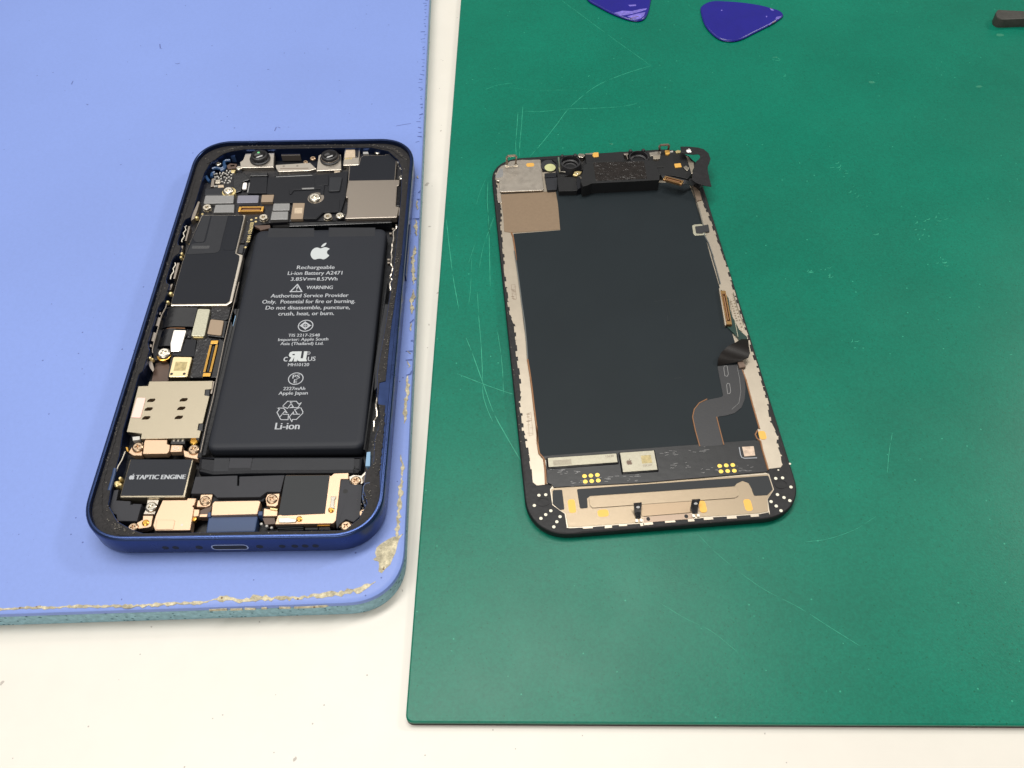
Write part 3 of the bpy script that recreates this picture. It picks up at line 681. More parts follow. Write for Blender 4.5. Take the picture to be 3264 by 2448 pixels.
# foil covers over the connectors
for nm, pts, r_ in (('foil_grey', [(-26.56,44.18),(-18.38,44.1),(-18.04,40.86),(-26.44,40.76)], .35), ('foil_violet', [(-17.3,43.98),(-11.27,43.95),(-11.04,40.9),(-17.07,40.84)], .35),
                    ('foil_brown', [(-10.49,44.09),(-7.01,44.11),(-6.99,41.16),(-10.28,41.13)], .2), ('foil_grey', [(-23.09,40.53),(-17.74,40.51),(-17.3,37.28),(-23.03,37.35)], .1),
                    ('foil_grey', [(-6.62,40.42),(-2.02,40.41),(-1.71,37.51),(-6.5,37.51)], .3)):
    P('connector_cover', nm, ph, pts, 3.4, 4.55 if r_ > .15 else 4.3, .1, r_)
P('connector_cover', 'foil_grey', ph, [(-6.55,37),(-1.99,37),(-1.66,33.77),(-6.5,33.74)], 1.5, 4.6, .12, .2)
bl = P('connector_cover', 'foil_brown', ph, [(-1.13,40.44),(2.2,40.37),(2.48,33.87),(-0.92,33.9)], 3.4, 4.6, .1, .2)
P('cover_window', 'beige_chip', bl, [(-0.38,38.32),(1.84,38.32),(2.01,36.04),(-0.14,36.04)], 4.55, 4.63)
P('spacer', 'gloss_black', ph, [(-23.32,41.35),(-20.44,41.38),(-20.38,40.67),(-23.21,40.73)], 3.2, 4.2)
c0 = [(-16.15,38.51),(-9.19,38.46)]; connector('board_connector', ph, c0[0], c0[1], 2.0, 3.4, 4.3, 'gold', 16, 'copper_edge')
sm = B(); smr = random.Random(3)
for q in [(-25.46,54.28),(-24.51,54.51),(-23.56,54.74),(-22.7,55.48),(-21.67,55.3),(-21.13,55.09),(-24.89,53.01),(-23.94,53.24),(-22.86,52.72),(-22.21,53.71),(-21.53,52.69),(-21.05,53.68),(-22.25,51.22),(-21.26,51.19),(-22.4,50.23),(-21.4,50.11),(-20.85,50.69),(-22.1,52.21),(-20.78,52.18),(-25.48,51.78),(-23.71,51.99),(-23.15,50.74),(-25.43,48.92),(-24.9,48.71),(-24.36,48.8),(-25.51,52.78),(-24.44,52.36),(-20.69,54.42),(-20.3,55.07),(-26.1,54.19),(-23.71,54.14),(-21.94,54.6),(-22.82,54.32)]:
    w_, h_ = (.28, .16) if smr.random() < .5 else (.16, .28)
    sm.box(q[0] - w_, q[1] - h_, 3.5, q[0] + w_, q[1] + h_, 4.0)
sm.build('chip_components', 'component', ph, kind='stuff')
for pts, m_ in (([(-26.3,51.84),(-25.54,52.02),(-25.02,48.56),(-26.03,48.39)], 'grey_nickel'), ([(-23.93,49.03),(-22.44,49.09),(-22.11,48.01),(-23.78,47.85)], 'beige_chip'), ([(-25.1,51.29),(-23.83,51.51),(-23.41,49.92),(-24.89,49.8)], 'standoff_metal'), ([(-22.06,57.76),(-20.76,57.98),(-20.56,57.22),(-21.85,56.99)], 'gold'), ([(-23.01,57.52),(-22.19,58.53),(-20.14,58.23),(-20.16,56.44),(-22.4,55.99)], 'copper_dark'), ([(-21.36,55.58),(-20.03,55.55),(-20.19,54.55),(-21.23,54.47)], 'pale_gold')):
    P('component', m_, ph, pts, 3.2, 4.15, .06)
for pts in ([(-29.26,57.27),(-29.19,55.25),(-28.1,52.71),(-26.73,50.7)], [(-27.07,56.22),(-26.16,56.71),(-24.43,56.32),(-23.7,57.42),(-24.08,58.96),(-23.75,59.88),(-22.44,60.05)], [(-26.51,52.68),(-26.67,54.18),(-26.02,54.77)], [(-24.48,55.39),(-23.62,56.13),(-23.4,57.65)]):
    B().tube([(x, y, 4.0) for x, y in smooth_path(pts, 4)], .45, 8).build('antenna_cable', 'wire_blue', ph, smooth=True)
P('inner_lug', 'deep_blue', ph, [(-22.93,64.12),(-21.68,64.23),(-21.32,61.74),(-22.59,61.77)], 2.0, 4.2)
P('inner_lug', 'deep_blue', ph, [(24.11,63.33),(25.3,63.17),(25.4,61.73),(24.22,61.76)], 2.0, 4.2)
P('component', 'component', ph, [(16.54,62.59),(17.96,62.69),(18.29,61.77),(16.7,61.68)], 3.4, 4.4)
P('component', 'component', ph, [(27.07,59.14),(27.48,59.13),(27.55,56.95),(27.1,56.96)], 3.4, 4.8)
P('antenna_clip', 'grey_nickel', ph, [(-27.77,40.94),(-27.23,40.71),(-27.24,36.72),(-27.43,34.03),(-28.17,33.01),(-28.35,35.98),(-28.05,38.13)], 3.2, 5.3, .06)
P('antenna_clip', 'grey_nickel', ph, [(29.03,37.1),(29.41,37.09),(29.5,33.86),(29.06,33.87)], 3.5, 5.3)
# screws and standoffs of the top end
for q, r_, m_ in (([(28.63,55.05)][0], .95, 'screw_silver'), ([(28.73,51)][0], .95, 'screw_silver'), ([(20.87,62.51)][0], .95, 'screw_silver'), ([(-25.57,58.21)][0], .9, 'screw_silver'),
                  ([(-19.14,56.14)][0], .9, 'screw_silver'), ([(-20.26,45.71)][0], 1.5, 'screw_silver'), ([(4.81,42.2)][0], 1.75, 'screw_silver'), ([(12.67,34.75)][0], 1.25, 'screw_silver'),
                  ([(1.96,60.09)][0], .9, 'pale'), ([(0.03,58.43)][0], .7, 'pale')):
    screw(ph, q[0], q[1], 4.0 if r_ < 1.2 else 4.4, r_, 'screw_tan' if m_ == 'pale' else m_, smr.uniform(0, 1.5))
q = [(-20.15,45.7)][0]; B().lathe(q[0], q[1], [(1.95, 3.6), (1.95, 4.4), (1.5, 4.42)], 24).build('grounding_ring', 'pale_gold', ph, smooth=True)
q = [(5.01,42.57)][0]; B().lathe(q[0], q[1], [(2.3, 3.9), (2.3, 4.44), (1.7, 4.46)], 24).build('grounding_ring', 'grey_nickel', ph, smooth=True)
for q in [(-25.14,39.16),(-8.58,34.74),(9.3,34.74)]: standoff(ph, q[0], q[1], 3.6)

# processor shield with its taped cables
can = P('shield_can', 'nickel', ph, [(-25.96,35.89),(-13.58,35.66),(-13.52,20.71),(-11.67,19.99),(-11.56,18.4),(-11.57,3.06),(-12.64,1.81),(-27.22,1.87),(-27.4,4.67),(-27.57,17.03),(-27.44,20.36),(-26.89,26.48)], 3.4, 4.8, .25, .3, True)
P('black_cover', 'cover_black', can, [(-25.62,35.48),(-14.18,35.3),(-13.93,34.53),(-13.86,20.51),(-12.56,19.58),(-12.38,18.08),(-12.27,3.23),(-12.99,2.39),(-27.05,2.47),(-27.1,4.48),(-27.27,16.82),(-27.16,20.09),(-26.64,26.26)], 4.7, 4.93, .05, .5)
for pts, m_ in (([(-25.37,35.17),(-23.19,35.19),(-23.05,25.26),(-23.3,24.83),(-25.21,24.78),(-26.37,26.21)], 'black_tape'), ([(-17.98,35.2),(-14.22,35.12),(-14.16,21.61),(-17.3,21.62),(-17.56,24.28)], 'cover_black'),
                ([(-22.89,35.36),(-18.3,35.21),(-18.28,26.34),(-18.16,21.98),(-18.39,21.07),(-19.31,20.57),(-24.64,20.31),(-26.94,20.15),(-26.31,24.02),(-25.46,24.38),(-23.01,24.62),(-22.6,25.25)], 'black_tape')):
    P('flex_cable', m_, can, pts, 4.9, 5.02, .04, .5)
tr = B()
for k in range(4):
    pts = [(-25.85,23.31),(-22.35,23.18),(-21.15,23.28)]; tr.strip([(x, y - k * .28) for x, y in pts], .05, 5.026)
tr.build('trace', 'foil_grey', can, kind='stuff')
rp = [(-12.24,33.81),(-12.14,25.95)]
B().text('82079021 94V-0', rp[0], rp[1], .95, 3.62, .05).build('board_print', 'pale_gold', ph)
for q in [(-12.15,34.85),(-10.95,35.5),(-10.8,34.03),(-12.01,23.97),(-26.38,37.45),(-27.36,25.5)]:
    z_ = 5.05 if q[1] < 24.5 and q[0] < -20 else 3.65
    B().lathe(q[0], q[1], [(.34, z_ - .1), (.34, z_)], 12).build('test_pad', 'pale_gold', ph)
P('flex_corner', 'copper_dark', ph, [(-10.84,32.24),(-10.62,32.38),(-6.63,32.5),(-6.37,31.3),(-8.98,30.45),(-9.32,31.14),(-10.71,31.96)], 3.0, 3.72)
P('component', 'solder_mask', ph, [(-13.71,26.56),(-12.73,26.71),(-12.44,25.22),(-13.79,25.19)], 3.4, 4.0)
P('component', 'flex_dark', ph, [(-13.49,24.48),(-12.31,24.35),(-12.29,21.1),(-13.56,21.34)], 3.4, 4.1)
# spring contacts in the notches of the ledge
for pts, z_ in (([(-28.58,31.14),(-28.04,31.13),(-27.91,25.5),(-28.34,25.43)], 5.0), ([(-28.71,17.08),(-28.02,17.12),(-27.93,11.4),(-28.47,11.33)], 5.0), ([(-28.93,23.76),(-28.48,23.75),(-28.38,21.15),(-28.79,21.16)], 4.8), ([(-28.76,9.36),(-28.26,9.76),(-28.35,7.48),(-28.72,7.35)], 4.8),
                ([(-29.56,-1.74),(-28.92,-1.96),(-28.79,-4.88),(-29.52,-4.6)], 4.7), ([(-29.57,-6.7),(-28.84,-7.01),(-28.85,-9.84),(-29.54,-9.56)], 4.7), ([(-29.53,-0.07),(-29.14,-0.17),(-29.16,-0.98),(-29.57,-0.84)], 4.7), ([(-29.53,-10.57),(-29.02,-10.83),(-28.92,-11.68),(-29.49,-11.47)], 4.7)):
    P('spring_contact', 'grey_nickel', ph, pts, 3.0, z_, .05)
for pts in ([(-29.14,31.46),(-29.54,31.08),(-29.02,29.87),(-29.47,28.54),(-28.91,27.35),(-29.32,25.89),(-29.11,25.06)], [(-29.32,17.29),(-28.98,16.44),(-29.34,15.06),(-28.93,14.08),(-29.33,12.72),(-29.2,11.21)]):
    B().tube([(x, y, 4.7) for x, y in pts], .22, 6).build('spring_wire', 'screw_silver', ph)
for q, r_ in (([(-28.34,20.75)][0], .45), ([(-28.19,19.38)][0], .4), ([(-28.17,6.3)][0], .55), ([(-28.19,3.28)][0], .45), ([(-27.12,34.84)][0], .55), ([(-27.83,35.07)][0], .4), ([(-27.79,-15.57)][0], .35), ([(-28.48,-15.13)][0], .4)):
    B().lathe(q[0], q[1], [(r_, 4.0), (r_, 4.8), (r_ * .7, 5.0), (r_ * .2, 5.1)], 10).build('solder_stud', 'pale_gold', ph, smooth=True)
B().tube([(x, y, 4.9) for x, y in [(-28.22,2.35),(-28.21,1.08),(-28.64,-1.25),(-28.59,-4.44),(-28.53,-7.92),(-28.51,-11.17),(-28.35,-12.86),(-28.06,-13.71)]], .16, 6).build('seam_edge', 'grey_nickel', ph)
P('spring_flap', 'grey_nickel', ph, [(-29.13,-13.45),(-28.62,-13.79),(-28.18,-15.3),(-26.95,-18.12),(-27.04,-19.09),(-28.16,-17.61),(-29.06,-15.78)], 3.9, 4.2, .05)

# lower left of the board
B().ribbon([(x, y, z) for (x, y), z in zip([(-29.04,0.9),(-29.16,1.45),(-27.39,1.42),(-25.35,1.38),(-23.3,1.34),(-20.17,1.28)], (3.0, 3.7, 4.4, 4.65, 4.6, 4.5))],
           [(x, y, z) for (x, y), z in zip([(-28.38,-5.33),(-28.39,-4.98),(-26.78,-5.01),(-24.91,-5.04),(-22.5,-5.09),(-20.02,-5.13)], (3.0, 3.7, 4.4, 4.65, 4.6, 4.5))], -.2).build('flex_cable', 'gloss_black', ph, smooth=True)
B().ribbon([(x, y, z) for (x, y), z in zip([(-28.26,-5.69),(-27.5,-5.53),(-26.43,-5.54),(-25.63,-5.56),(-24.29,-5.58)], (3.0, 4.0, 4.4, 4.5, 4.4))],
           [(x, y, z) for (x, y), z in zip([(-28.19,-11.28),(-27.42,-11.21),(-26.36,-11.23),(-25.44,-11.24),(-24.12,-11.27)], (3.0, 4.0, 4.4, 4.5, 4.4))], -.2).build('flex_cable', 'gloss_black', ph, smooth=True)
B().tube([(x, y, 4.5) for x, y in [(-26.52,-5.62),(-25.57,-5.41),(-23.71,-5.38),(-21.95,-5.53)]], .13, 6).build('flex_edge', 'copper_edge', ph)
P('connector_cover', 'foil_green', ph, [(-19.96,0.8),(-16.76,0.63),(-16.47,-8.43),(-19.86,-8.25)], 3.4, 4.8, .1, .5)
P('stiffener', 'pale_gold', ph, [(-19.91,-8),(-16.69,-7.11),(-16.52,-7.97),(-17,-8.65),(-19.06,-8.62)], 3.4, 4.45)
P('stiffener', 'gloss_black', ph, [(-16.12,-2.38),(-11.82,-3.17),(-11.63,-8.58),(-15.79,-7.9)], 3.4, 4.4, .1)
P('connector_cover', 'foil_brown', ph, [(-16.03,-2.78),(-12.58,-3.32),(-12.34,-8.27),(-15.97,-7.63)], 3.4, 4.8, .1, .4)
P('connector_cover', 'bright_nickel', ph, [(-24.62,-6.18),(-21.32,-6.32),(-21.4,-13.21),(-23.88,-13.2),(-24.49,-10.65)], 3.4, 4.8, .12, .45)
gp = P('contact_plate', 'gold_plate', ph, [(-22.88,-14.82),(-18.13,-14.97),(-18.09,-21.14),(-22.68,-21.16)], 2.6, 4.8, .15, .5)
P('code_patch', 'code_olive', gp, [(-21.87,-16.44),(-18.97,-16.55),(-18.96,-19.27),(-21.84,-19.22)], 4.75, 4.815)
for q in [(-22.09,-20.19),(-19.02,-20.21)]: B().lathe(q[0], q[1], [(.36, 4.7), (.36, 4.815)], 12).build('plate_hole', 'dark_hole', gp)
P('glue_pad', 'glue_board', ph, [(-18.26,-8.55),(-14.83,-8.53),(-14.46,-20.86),(-17.66,-20.8),(-18.04,-14.24)], 3.4, 4.1)
P('glue_pad', 'glue_board', ph, [(-16.69,1.94),(-11.92,1.85),(-11.89,-2.1),(-12.58,-2.71),(-16.25,-2.11)], 3.4, 4.1)
P('glue_pad', 'glue_board', ph, [(-21.59,-5.37),(-20.49,-5.57),(-20.22,-8.18),(-21.15,-8.16)], 3.4, 4.0)
P('flex_block', 'dark_tape', ph, [(-21.17,-8.93),(-18.45,-8.98),(-18.01,-14.4),(-23.5,-13.97),(-23.7,-13.04),(-21.64,-12.91)], 3.4, 4.25, .1, .3)
P('board_edge', 'gloss_black', ph, [(-13,-8.39),(-11.32,-9.62),(-11.06,-20.91),(-12.72,-20.89)], 3.0, 4.1, .2)
c0 = [(-13.74,-9.66),(-13.67,-20.86)]; connector('board_connector', ph, c0[0], c0[1], 1.9, 3.4, 4.45, 'gold', 30, 'gloss_black')
q = [(-25.66,-13.68)][0]; B().lathe(q[0], q[1], [(1.75, 3.4), (1.75, 4.0), (1.5, 4.1)], 24).build('grounding_ring', 'gold', ph, smooth=True)
q = [(-25.51,-13.5)][0]; screw(ph, q[0], q[1], 4.1, 1.62, 'screw_silver', .5)

# battery
def puffy(x0, y0, x1, y1, r, prof):
    return B().loops([[(x, y, z) for x, y in inset(ccw(rnd(rect(x0, y0, x1, y1), r, 6)), d)] for d, z in prof])
bt = puffy(-9.45, -42.4, 26.2, 29.1, 2.4, [(.1, 1.4), (0, 2.2), (0, 4.3), (.1, 4.7), (.3, 5.0), (.6, 5.16), (1.0, 5.25), (1.5, 5.29), (1.7, 5.3)]).build('battery', 'battery_wrap', ph, smooth=True)
ZP = 5.325
for s, pts, cap in (('Rechargeable', [(3.65,13.83),(13.55,13.72)], 1.28), ('Li-ion Battery A2471', [(1.55,11.75),(15.79,11.62)], 1.28), ('3.85V', [(2.62,9.63),(6.79,9.59)], 1.22), ('8.57Wh', [(9.4,9.54),(14.75,9.52)], 1.22),
                    ('!', [(4.47,6.11),(4.75,6.1)], 1.45), ('WARNING', [(7.07,6.59),(13.87,6.51)], 1.18), ('Authorized Service Provider', [(-1.72,3.79),(18.23,3.67)], 1.25), ('Only.  Potential for fire or burning.', [(-3.59,1.77),(20.16,1.6)], 1.25),
                    ('Do not disassemble, puncture,', [(-2.4,-0.28),(19.02,-0.5)], 1.25), ('crush, heat, or burn.', [(1.13,-2.35),(15.21,-2.44)], 1.25),
                    ('TIS 2217-2548', [(4.63,-9.4),(12.41,-9.46)], .92), ('Importer: Apple South', [(2.34,-10.77),(14.69,-10.75)], .92), ('Asia (Thailand) Ltd.', [(3.06,-12.06),(13.68,-12.14)], .92), ('c', [(4.54,-17.21),(5.48,-17.21)], 2.1), ('US', [(10.46,-17.16),(12.28,-17.15)], 1.3),
                    ('MH10120', [(5.87,-18.75),(10.95,-18.77)], .95), ('PS', [(7.5,-22.51),(9.22,-22.49)], 1.15), ('E', [(7.97,-23.9),(8.72,-23.89)], 1.15), ('2227mAh', [(5.76,-25.95),(10.94,-25.95)], .95), ('Apple Japan', [(4.85,-27.29),(11.72,-27.29)], .95)):
    B().text(s, pts[0], pts[1], cap, ZP, .06 if cap > 1 else .05).build('printed_line', 'print_white', bt)
tx = B(); tx.text('Li-ion', [(5.47,-37.14),(11.03,-37.17)][0], [(5.47,-37.14),(11.03,-37.17)][1], 1.85, ZP, .14)
tx.build('printed_line', 'print_white', bt); tx = B()
for pts in ([(6.91,10.32),(9.04,10.34)], [(6.96,9.87),(7.54,9.88)], [(7.73,9.88),(8.32,9.89)], [(8.5,9.89),(9.09,9.89)]): tx.strip(pts, .22, ZP)
tx.build('direct_current_sign', 'print_white', bt)
lg = B(); lp = [(6.59,17.41),(11.62,17.31),(5.82,23.54)]; fruit(lg, lp[0][0], lp[0][1], lp[1][0], lp[2][1], ZP); lg.build('fruit_logo', 'logo_grey', bt)
sy = B().outline([(4.57,8.3),(6.03,5.76),(3.07,5.77)], .32, ZP); sy.build('warning_triangle', 'print_white', bt)
sy = B(); e = [(8.51,-5.88),(10.44,-5.91),(8.27,-4.04)]; rx = e[1][0] - e[0][0]; ry = e[2][1] - e[0][1]
sy.plate(oval(e[0][0], e[0][1], rx, rx, 40), [oval(e[0][0], e[0][1], rx - .24, rx - .24, 40)], ZP - .02, ZP)
dm = [(8.22,-4.45),(9.89,-5.83),(8.59,-7.18),(7.05,-5.83)]; dc = ctr(dm)
sy.plate([(x, y) for x, y in dm], [[(dc[0] + (x - dc[0]) * .55 + ox, dc[1] + (y - dc[1]) * .55 + oy) for x, y in dm] for ox, oy in ((0, 0),)], ZP - .02, ZP)
sy.outline([dm[0], dm[2]], .16, ZP + .004, False); sy.outline([dm[1], dm[3]], .16, ZP + .006, False)
sy.build('certification_mark', 'print_white', bt)
ru = B(); k_ = [(5.65,-17.26),(10.24,-17.29),(5.21,-14.15)]; x0, y0 = k_[0]; w_ = (k_[1][0] - x0) / 2; h_ = (k_[2][1] - y0)
ru.plate([(x0 + w_ * u, y0 + h_ * v) for u, v in ((.95, 0), (.95, 1), (.3, 1), (.08, .93), (0, .75), (0, .6), (.12, .45), (.3, .4), (.1, 0), (.45, 0), (.58, .38), (.62, .38), (.62, 0))], [[(x0 + w_ * u, y0 + h_ * v) for u, v in ((.62, .75), (.62, .62), (.4, .62), (.35, .68), (.4, .75))]], ZP - .02, ZP)
ru.prism([(x0 + w_ * u, y0 + h_ * v) for u, v in ((.93, 1), (.93, .25), (1.02, .08), (1.25, 0), (2, 0), (2, .12), (1.9, .2), (1.9, 1), (1.55, 1), (1.55, .3), (1.3, .3), (1.3, 1))], ZP - .02, ZP + .004)
ru.build('recognised_component_mark', 'logo_grey', bt)
sy = B(); e = [(10.33,-14.72),(10.84,-14.72),(8.3,-22.54),(10.14,-22.58)]
sy.plate(oval(e[0][0], e[0][1], .5, .5, 20), [oval(e[0][0], e[0][1], .38, .38, 20)], ZP - .02, ZP); sy.text('R', (e[0][0] - .22, e[0][1] - .2), (e[0][0] + .22, e[0][1] - .2), .42, ZP, 0)
rx = e[3][0] - e[2][0]; sy.plate(oval(e[2][0], e[2][1], rx, rx, 40), [oval(e[2][0], e[2][1], rx - .22, rx - .22, 40)], ZP - .02, ZP)
sy.build('safety_mark', 'print_white', bt)
rc = B()
for pts in ([(6.27,-30.67),(7.24,-29.21),(9.35,-29.24),(10.02,-30.09),(10.51,-29.7),(9.98,-31.04),(8.09,-31.09),(8.82,-30.85),(7.84,-29.28)], [(6.27,-30.67),(7.57,-31.28),(8.34,-29.6)], [(5.16,-31.1),(6.65,-31.19),(7.62,-32.52),(6.95,-32.16),(6.12,-33.67)],
            [(5.16,-31.1),(5.69,-31.52),(5.26,-32.33),(6.23,-34.08),(6.52,-34.45),(8.11,-34.48),(8.06,-32.99),(6.59,-32.91)], [(10.56,-30.98),(11.26,-32.23),(11.28,-32.74),(10.05,-34.45),(9.14,-34.43),(9.09,-35.04),(8.29,-33.71),(9.1,-32.3),(9.1,-32.95),(10.61,-32.97)], [(10.56,-30.98),(9.26,-31.68),(10.11,-32.97)]):
    rc.outline(pts, .2, ZP, False)
rc.build('recycling_symbol', 'print_white', bt)
P('tape_tab', 'black_tape', ph, [(-6.14,29.54),(6.31,29.29),(6.72,25.96),(-5.84,25.99)], 5.26, 5.315, .02)
P('tape_tab', 'black_tape', ph, [(10.33,29.43),(23.08,29.17),(23.2,25.85),(10.67,25.88)], 5.26, 5.315, .02)
for pts in ([(-9.55,1.06),(-9.95,-27.63),(-10.09,-43.11)], [(-10.64,1.08),(-10.88,-28.03),(-10.91,-43.86)]):
    B().strip(pts, .9, 4.2).build('battery_tray', 'gloss_black', ph)
B().tube([(x, y, 4.7) for x, y in [(-11.05,9.92),(-11.05,0.52),(-11.18,-2.84),(-11.17,-10.74),(-10.86,-22.64),(-10.67,-28.11),(-10.76,-35.4),(-10.61,-42.79)]], .12, 6).build('tray_edge', 'grey_nickel', ph)
P('insulation', 'ice_blue', ph, [(-11.1,0.57),(-10,-1.42),(-10.15,-4.79),(-11.16,-2.47)], 3.4, 4.2)
P('tray_wall', 'gloss_black', ph, [(27.29,9.47),(27.84,9.46),(26.53,-42.42),(26.05,-42.41)], 1.2, 4.4, .1)
P('tray_wall', 'gloss_black', ph, [(-1.17,32.66),(27.02,33.22),(27.26,32.08),(-0.95,31.07)], 1.2, 4.4, .15)
fl_ = P('battery_flap', 'dark_tape', ph, [(-11.01,-43.49),(26.26,-44),(26.15,-47.99),(24.78,-48.52),(1.52,-48.28),(-6.98,-48.48),(-10.51,-47.43)], 1.4, 4.3, .8, .6, True)
P('tape_tab', 'black_tape', fl_, [(-7.32,-44.14),(-3.91,-44.19),(-3.63,-47.56),(-6.94,-47.62)], 4.26, 4.33, .02)
P('tape_tab', 'black_tape', fl_, [(1.36,-44.28),(24.32,-44.64),(24.42,-47.67),(1.4,-47.47)], 4.26, 4.35, .03, .3)
P('tape_tab', 'grey_tape', fl_, [(-3.8,-44.15),(1.25,-44.27),(1.19,-46.79),(-3.67,-46.78)], 4.26, 4.325, .02)
B().tube([(x, y, 4.2) for x, y in [(24.6,-46.79),(24.4,-47.68),(24.76,-48.46),(25.41,-48.36),(25.64,-47.81)]], .18, 6).build('pull_loop', 'gloss_black', fl_)
for pts in ([(28.76,30.35),(28.73,29.01),(28.13,27.9),(28.19,25.26),(28.28,22.64),(28.13,20.92),(28.25,17.93),(28.24,16.04),(28.57,14.78),(28.94,13.74),(28.7,11.68),(28.46,10.46),(28.93,9.64),(28.52,8.03),(29.01,6.02)], [(29.34,25.45),(29.38,22.19),(29.59,20.03),(29.37,17.07)], [(28.1,-28.21),(28.05,-30.47),(28.55,-32.51),(28.17,-35.11),(27.99,-38.07)]):
    pts = smooth_path(pts, 2)
    B().tube([(x + rng.uniform(-.15, .15), y, 5.0 + rng.uniform(-.2, .25)) for x, y in pts], .24, 6).build('spring_strip', 'nickel', ph)
for q in [(27.54,17.2),(27.62,16.03),(27.92,28.91),(27.33,27.14)]: B().box(q[0] - .3, q[1] - .3, 4, q[0] + .3, q[1] + .3, 5.0).build('contact', 'grey_nickel', ph)
P('inner_strip', 'black_tape', ph, [(27.8,1.22),(29.61,1.19),(28.39,-24.39),(27.35,-26.05),(26.98,-17.46)], 3, 5.0)
P('inner_strip', 'ice_blue', ph, [(27.18,-43.83),(27.98,-43.73),(28.19,-47.49),(27.2,-47.47)], 3.6, 5.55)  # blue ledge metal, its reflection is put into the pale colour
B().tube([(x, y, 5.5) for x, y in [(28.54,-51.82),(27.62,-52.02),(27.23,-52.88),(27.33,-53.95),(27.26,-55.22),(27.56,-56.49),(28.13,-57.76)]], .2, 6).build('ledge_edge', 'deep_blue', ph)

# SIM reader
def slot(c_): return [(c_[0] + dx, c_[1] + dy) for dx, dy in ((-.95, -.5), (.4, -.5), (.8, -.25), (.95, .2), (.8, .5), (-.4, .5), (-.85, .1))]
sl = [slot(q) for q in [(-25.12,-28.09),(-25.14,-30.61),(-25.13,-33.12),(-17.49,-28.05),(-17.52,-30.53),(-17.55,-33.11)]]
st = B().plate([(-26.86,-22.51),(-11.72,-22.59),(-11.54,-24.97),(-13.02,-25.12),(-12.85,-26.86),(-11.63,-27.12),(-11.69,-34.86),(-12.62,-34.94),(-12.52,-36.81),(-11.68,-36.95),(-11.69,-38.92),(-24.96,-39),(-25.1,-37.51),(-28.68,-36.97),(-29.17,-23.91),(-26.83,-23.84)], sl, 3.6, 4.9).build('sim_reader', 'sim_steel', ph)
B().prism([(-26.8,-22.79),(-13.83,-22.83),(-13.04,-37.88),(-27.37,-36.68)], 3.2, 3.5).build('reader_floor', 'copper_dark', st)
for pts in ([(-12.95,-25.05),(-11.96,-25),(-11.73,-27.04),(-12.84,-26.78)], [(-12.5,-34.87),(-11.59,-34.79),(-11.4,-36.89),(-12.47,-36.67)], [(-12.97,-22.34),(-12,-22.28),(-11.99,-23.06),(-12.7,-23.05)], [(-12.55,-38.42),(-11.82,-38.33),(-11.68,-39.4),(-12.41,-39.13)]):
    P('reader_clip', 'flex_dark', st, pts, 3.6, 4.75, .08)
P('reader_label', 'pink_label', st, [(-28.62,-27.32),(-26.56,-27.46),(-26.42,-33.17),(-28.61,-33.03)], 4.85, 5.05, .04, .3)
P('reader_lug', 'component', st, [(-27.48,-37.91),(-25.78,-37.68),(-25.49,-38.66),(-27.09,-38.95)], 3.2, 4.2, .1)
P('reader_wall', 'grey_nickel', ph, [(-11.77,-22.46),(-11.37,-22.47),(-11.26,-26.14),(-11.63,-26.14)], 3, 4.6)
tb_ = P('contact_block', 'flex_dark', ph, [(-20.86,-38.21),(-15.12,-38.22),(-15.02,-39.98),(-18.26,-39.93),(-18.32,-38.79),(-20.76,-38.66)], 2.4, 4.1, .08)
for q in [(-17.66,-39.07),(-16.67,-39.09),(-15.64,-39.11)]: B().box(q[0] - .22, q[1] - .2, 4.0, q[0] + .22, q[1] + .2, 4.14).build('contact', 'component', tb_)
P('bracket', 'tan_metal', ph, [(-24.1,-39.04),(-19.05,-39.12),(-18.83,-40.25),(-18.08,-40.52),(-17.92,-42.27),(-18.3,-42.86),(-23.72,-42.88),(-24.18,-39.82)], 3.0, 4.6, .12, .15)
hb = P('bracket', 'tan_metal', ph, [(-17.83,-40.46),(-15.21,-40.59),(-15.08,-42.33),(-17.7,-42.39)], 3.0, 4.5, .12, .2)
q = [(-16.53,-41.49)][0]; B().plate(oval(q[0], q[1], .72, .5, 16), [oval(q[0], q[1], .5, .3, 16)], 4.45, 4.56).build('emboss', 'screw_silver', hb)
P('bracket', 'tan_metal', ph, [(-26.83,-40.39),(-24.69,-39.37),(-24.09,-42.95),(-26.07,-42.92),(-27.36,-42.12)], 2.6, 4.1, .1)
P('bracket', 'tan_metal', ph, [(-14.96,-41.65),(-13.88,-42.07),(-11.38,-41.24),(-11.05,-42.89),(-11.16,-44.18),(-14.38,-43.39)], 2.6, 4.1, .1)
P('gold_contact', 'gold', ph, [(-28.33,-40.69),(-27.63,-40.88),(-27.2,-42.01),(-27.71,-42)], 3.0, 4.4, .12)
q = [(-13.01,-39.17)][0]; B().lathe(q[0], q[1], [(1.0, 3), (1.0, 4.0), (.8, 4.15)], 16).build('stud', 'gold', ph, smooth=True)
for q, r_, m_ in (([(-25.35,-40.95)][0], 1.3, 'screw_tan'), ([(-12.48,-41.74)][0], 1.3, 'screw_tan')): screw(ph, q[0], q[1], 4.1, r_, m_, smr.random())

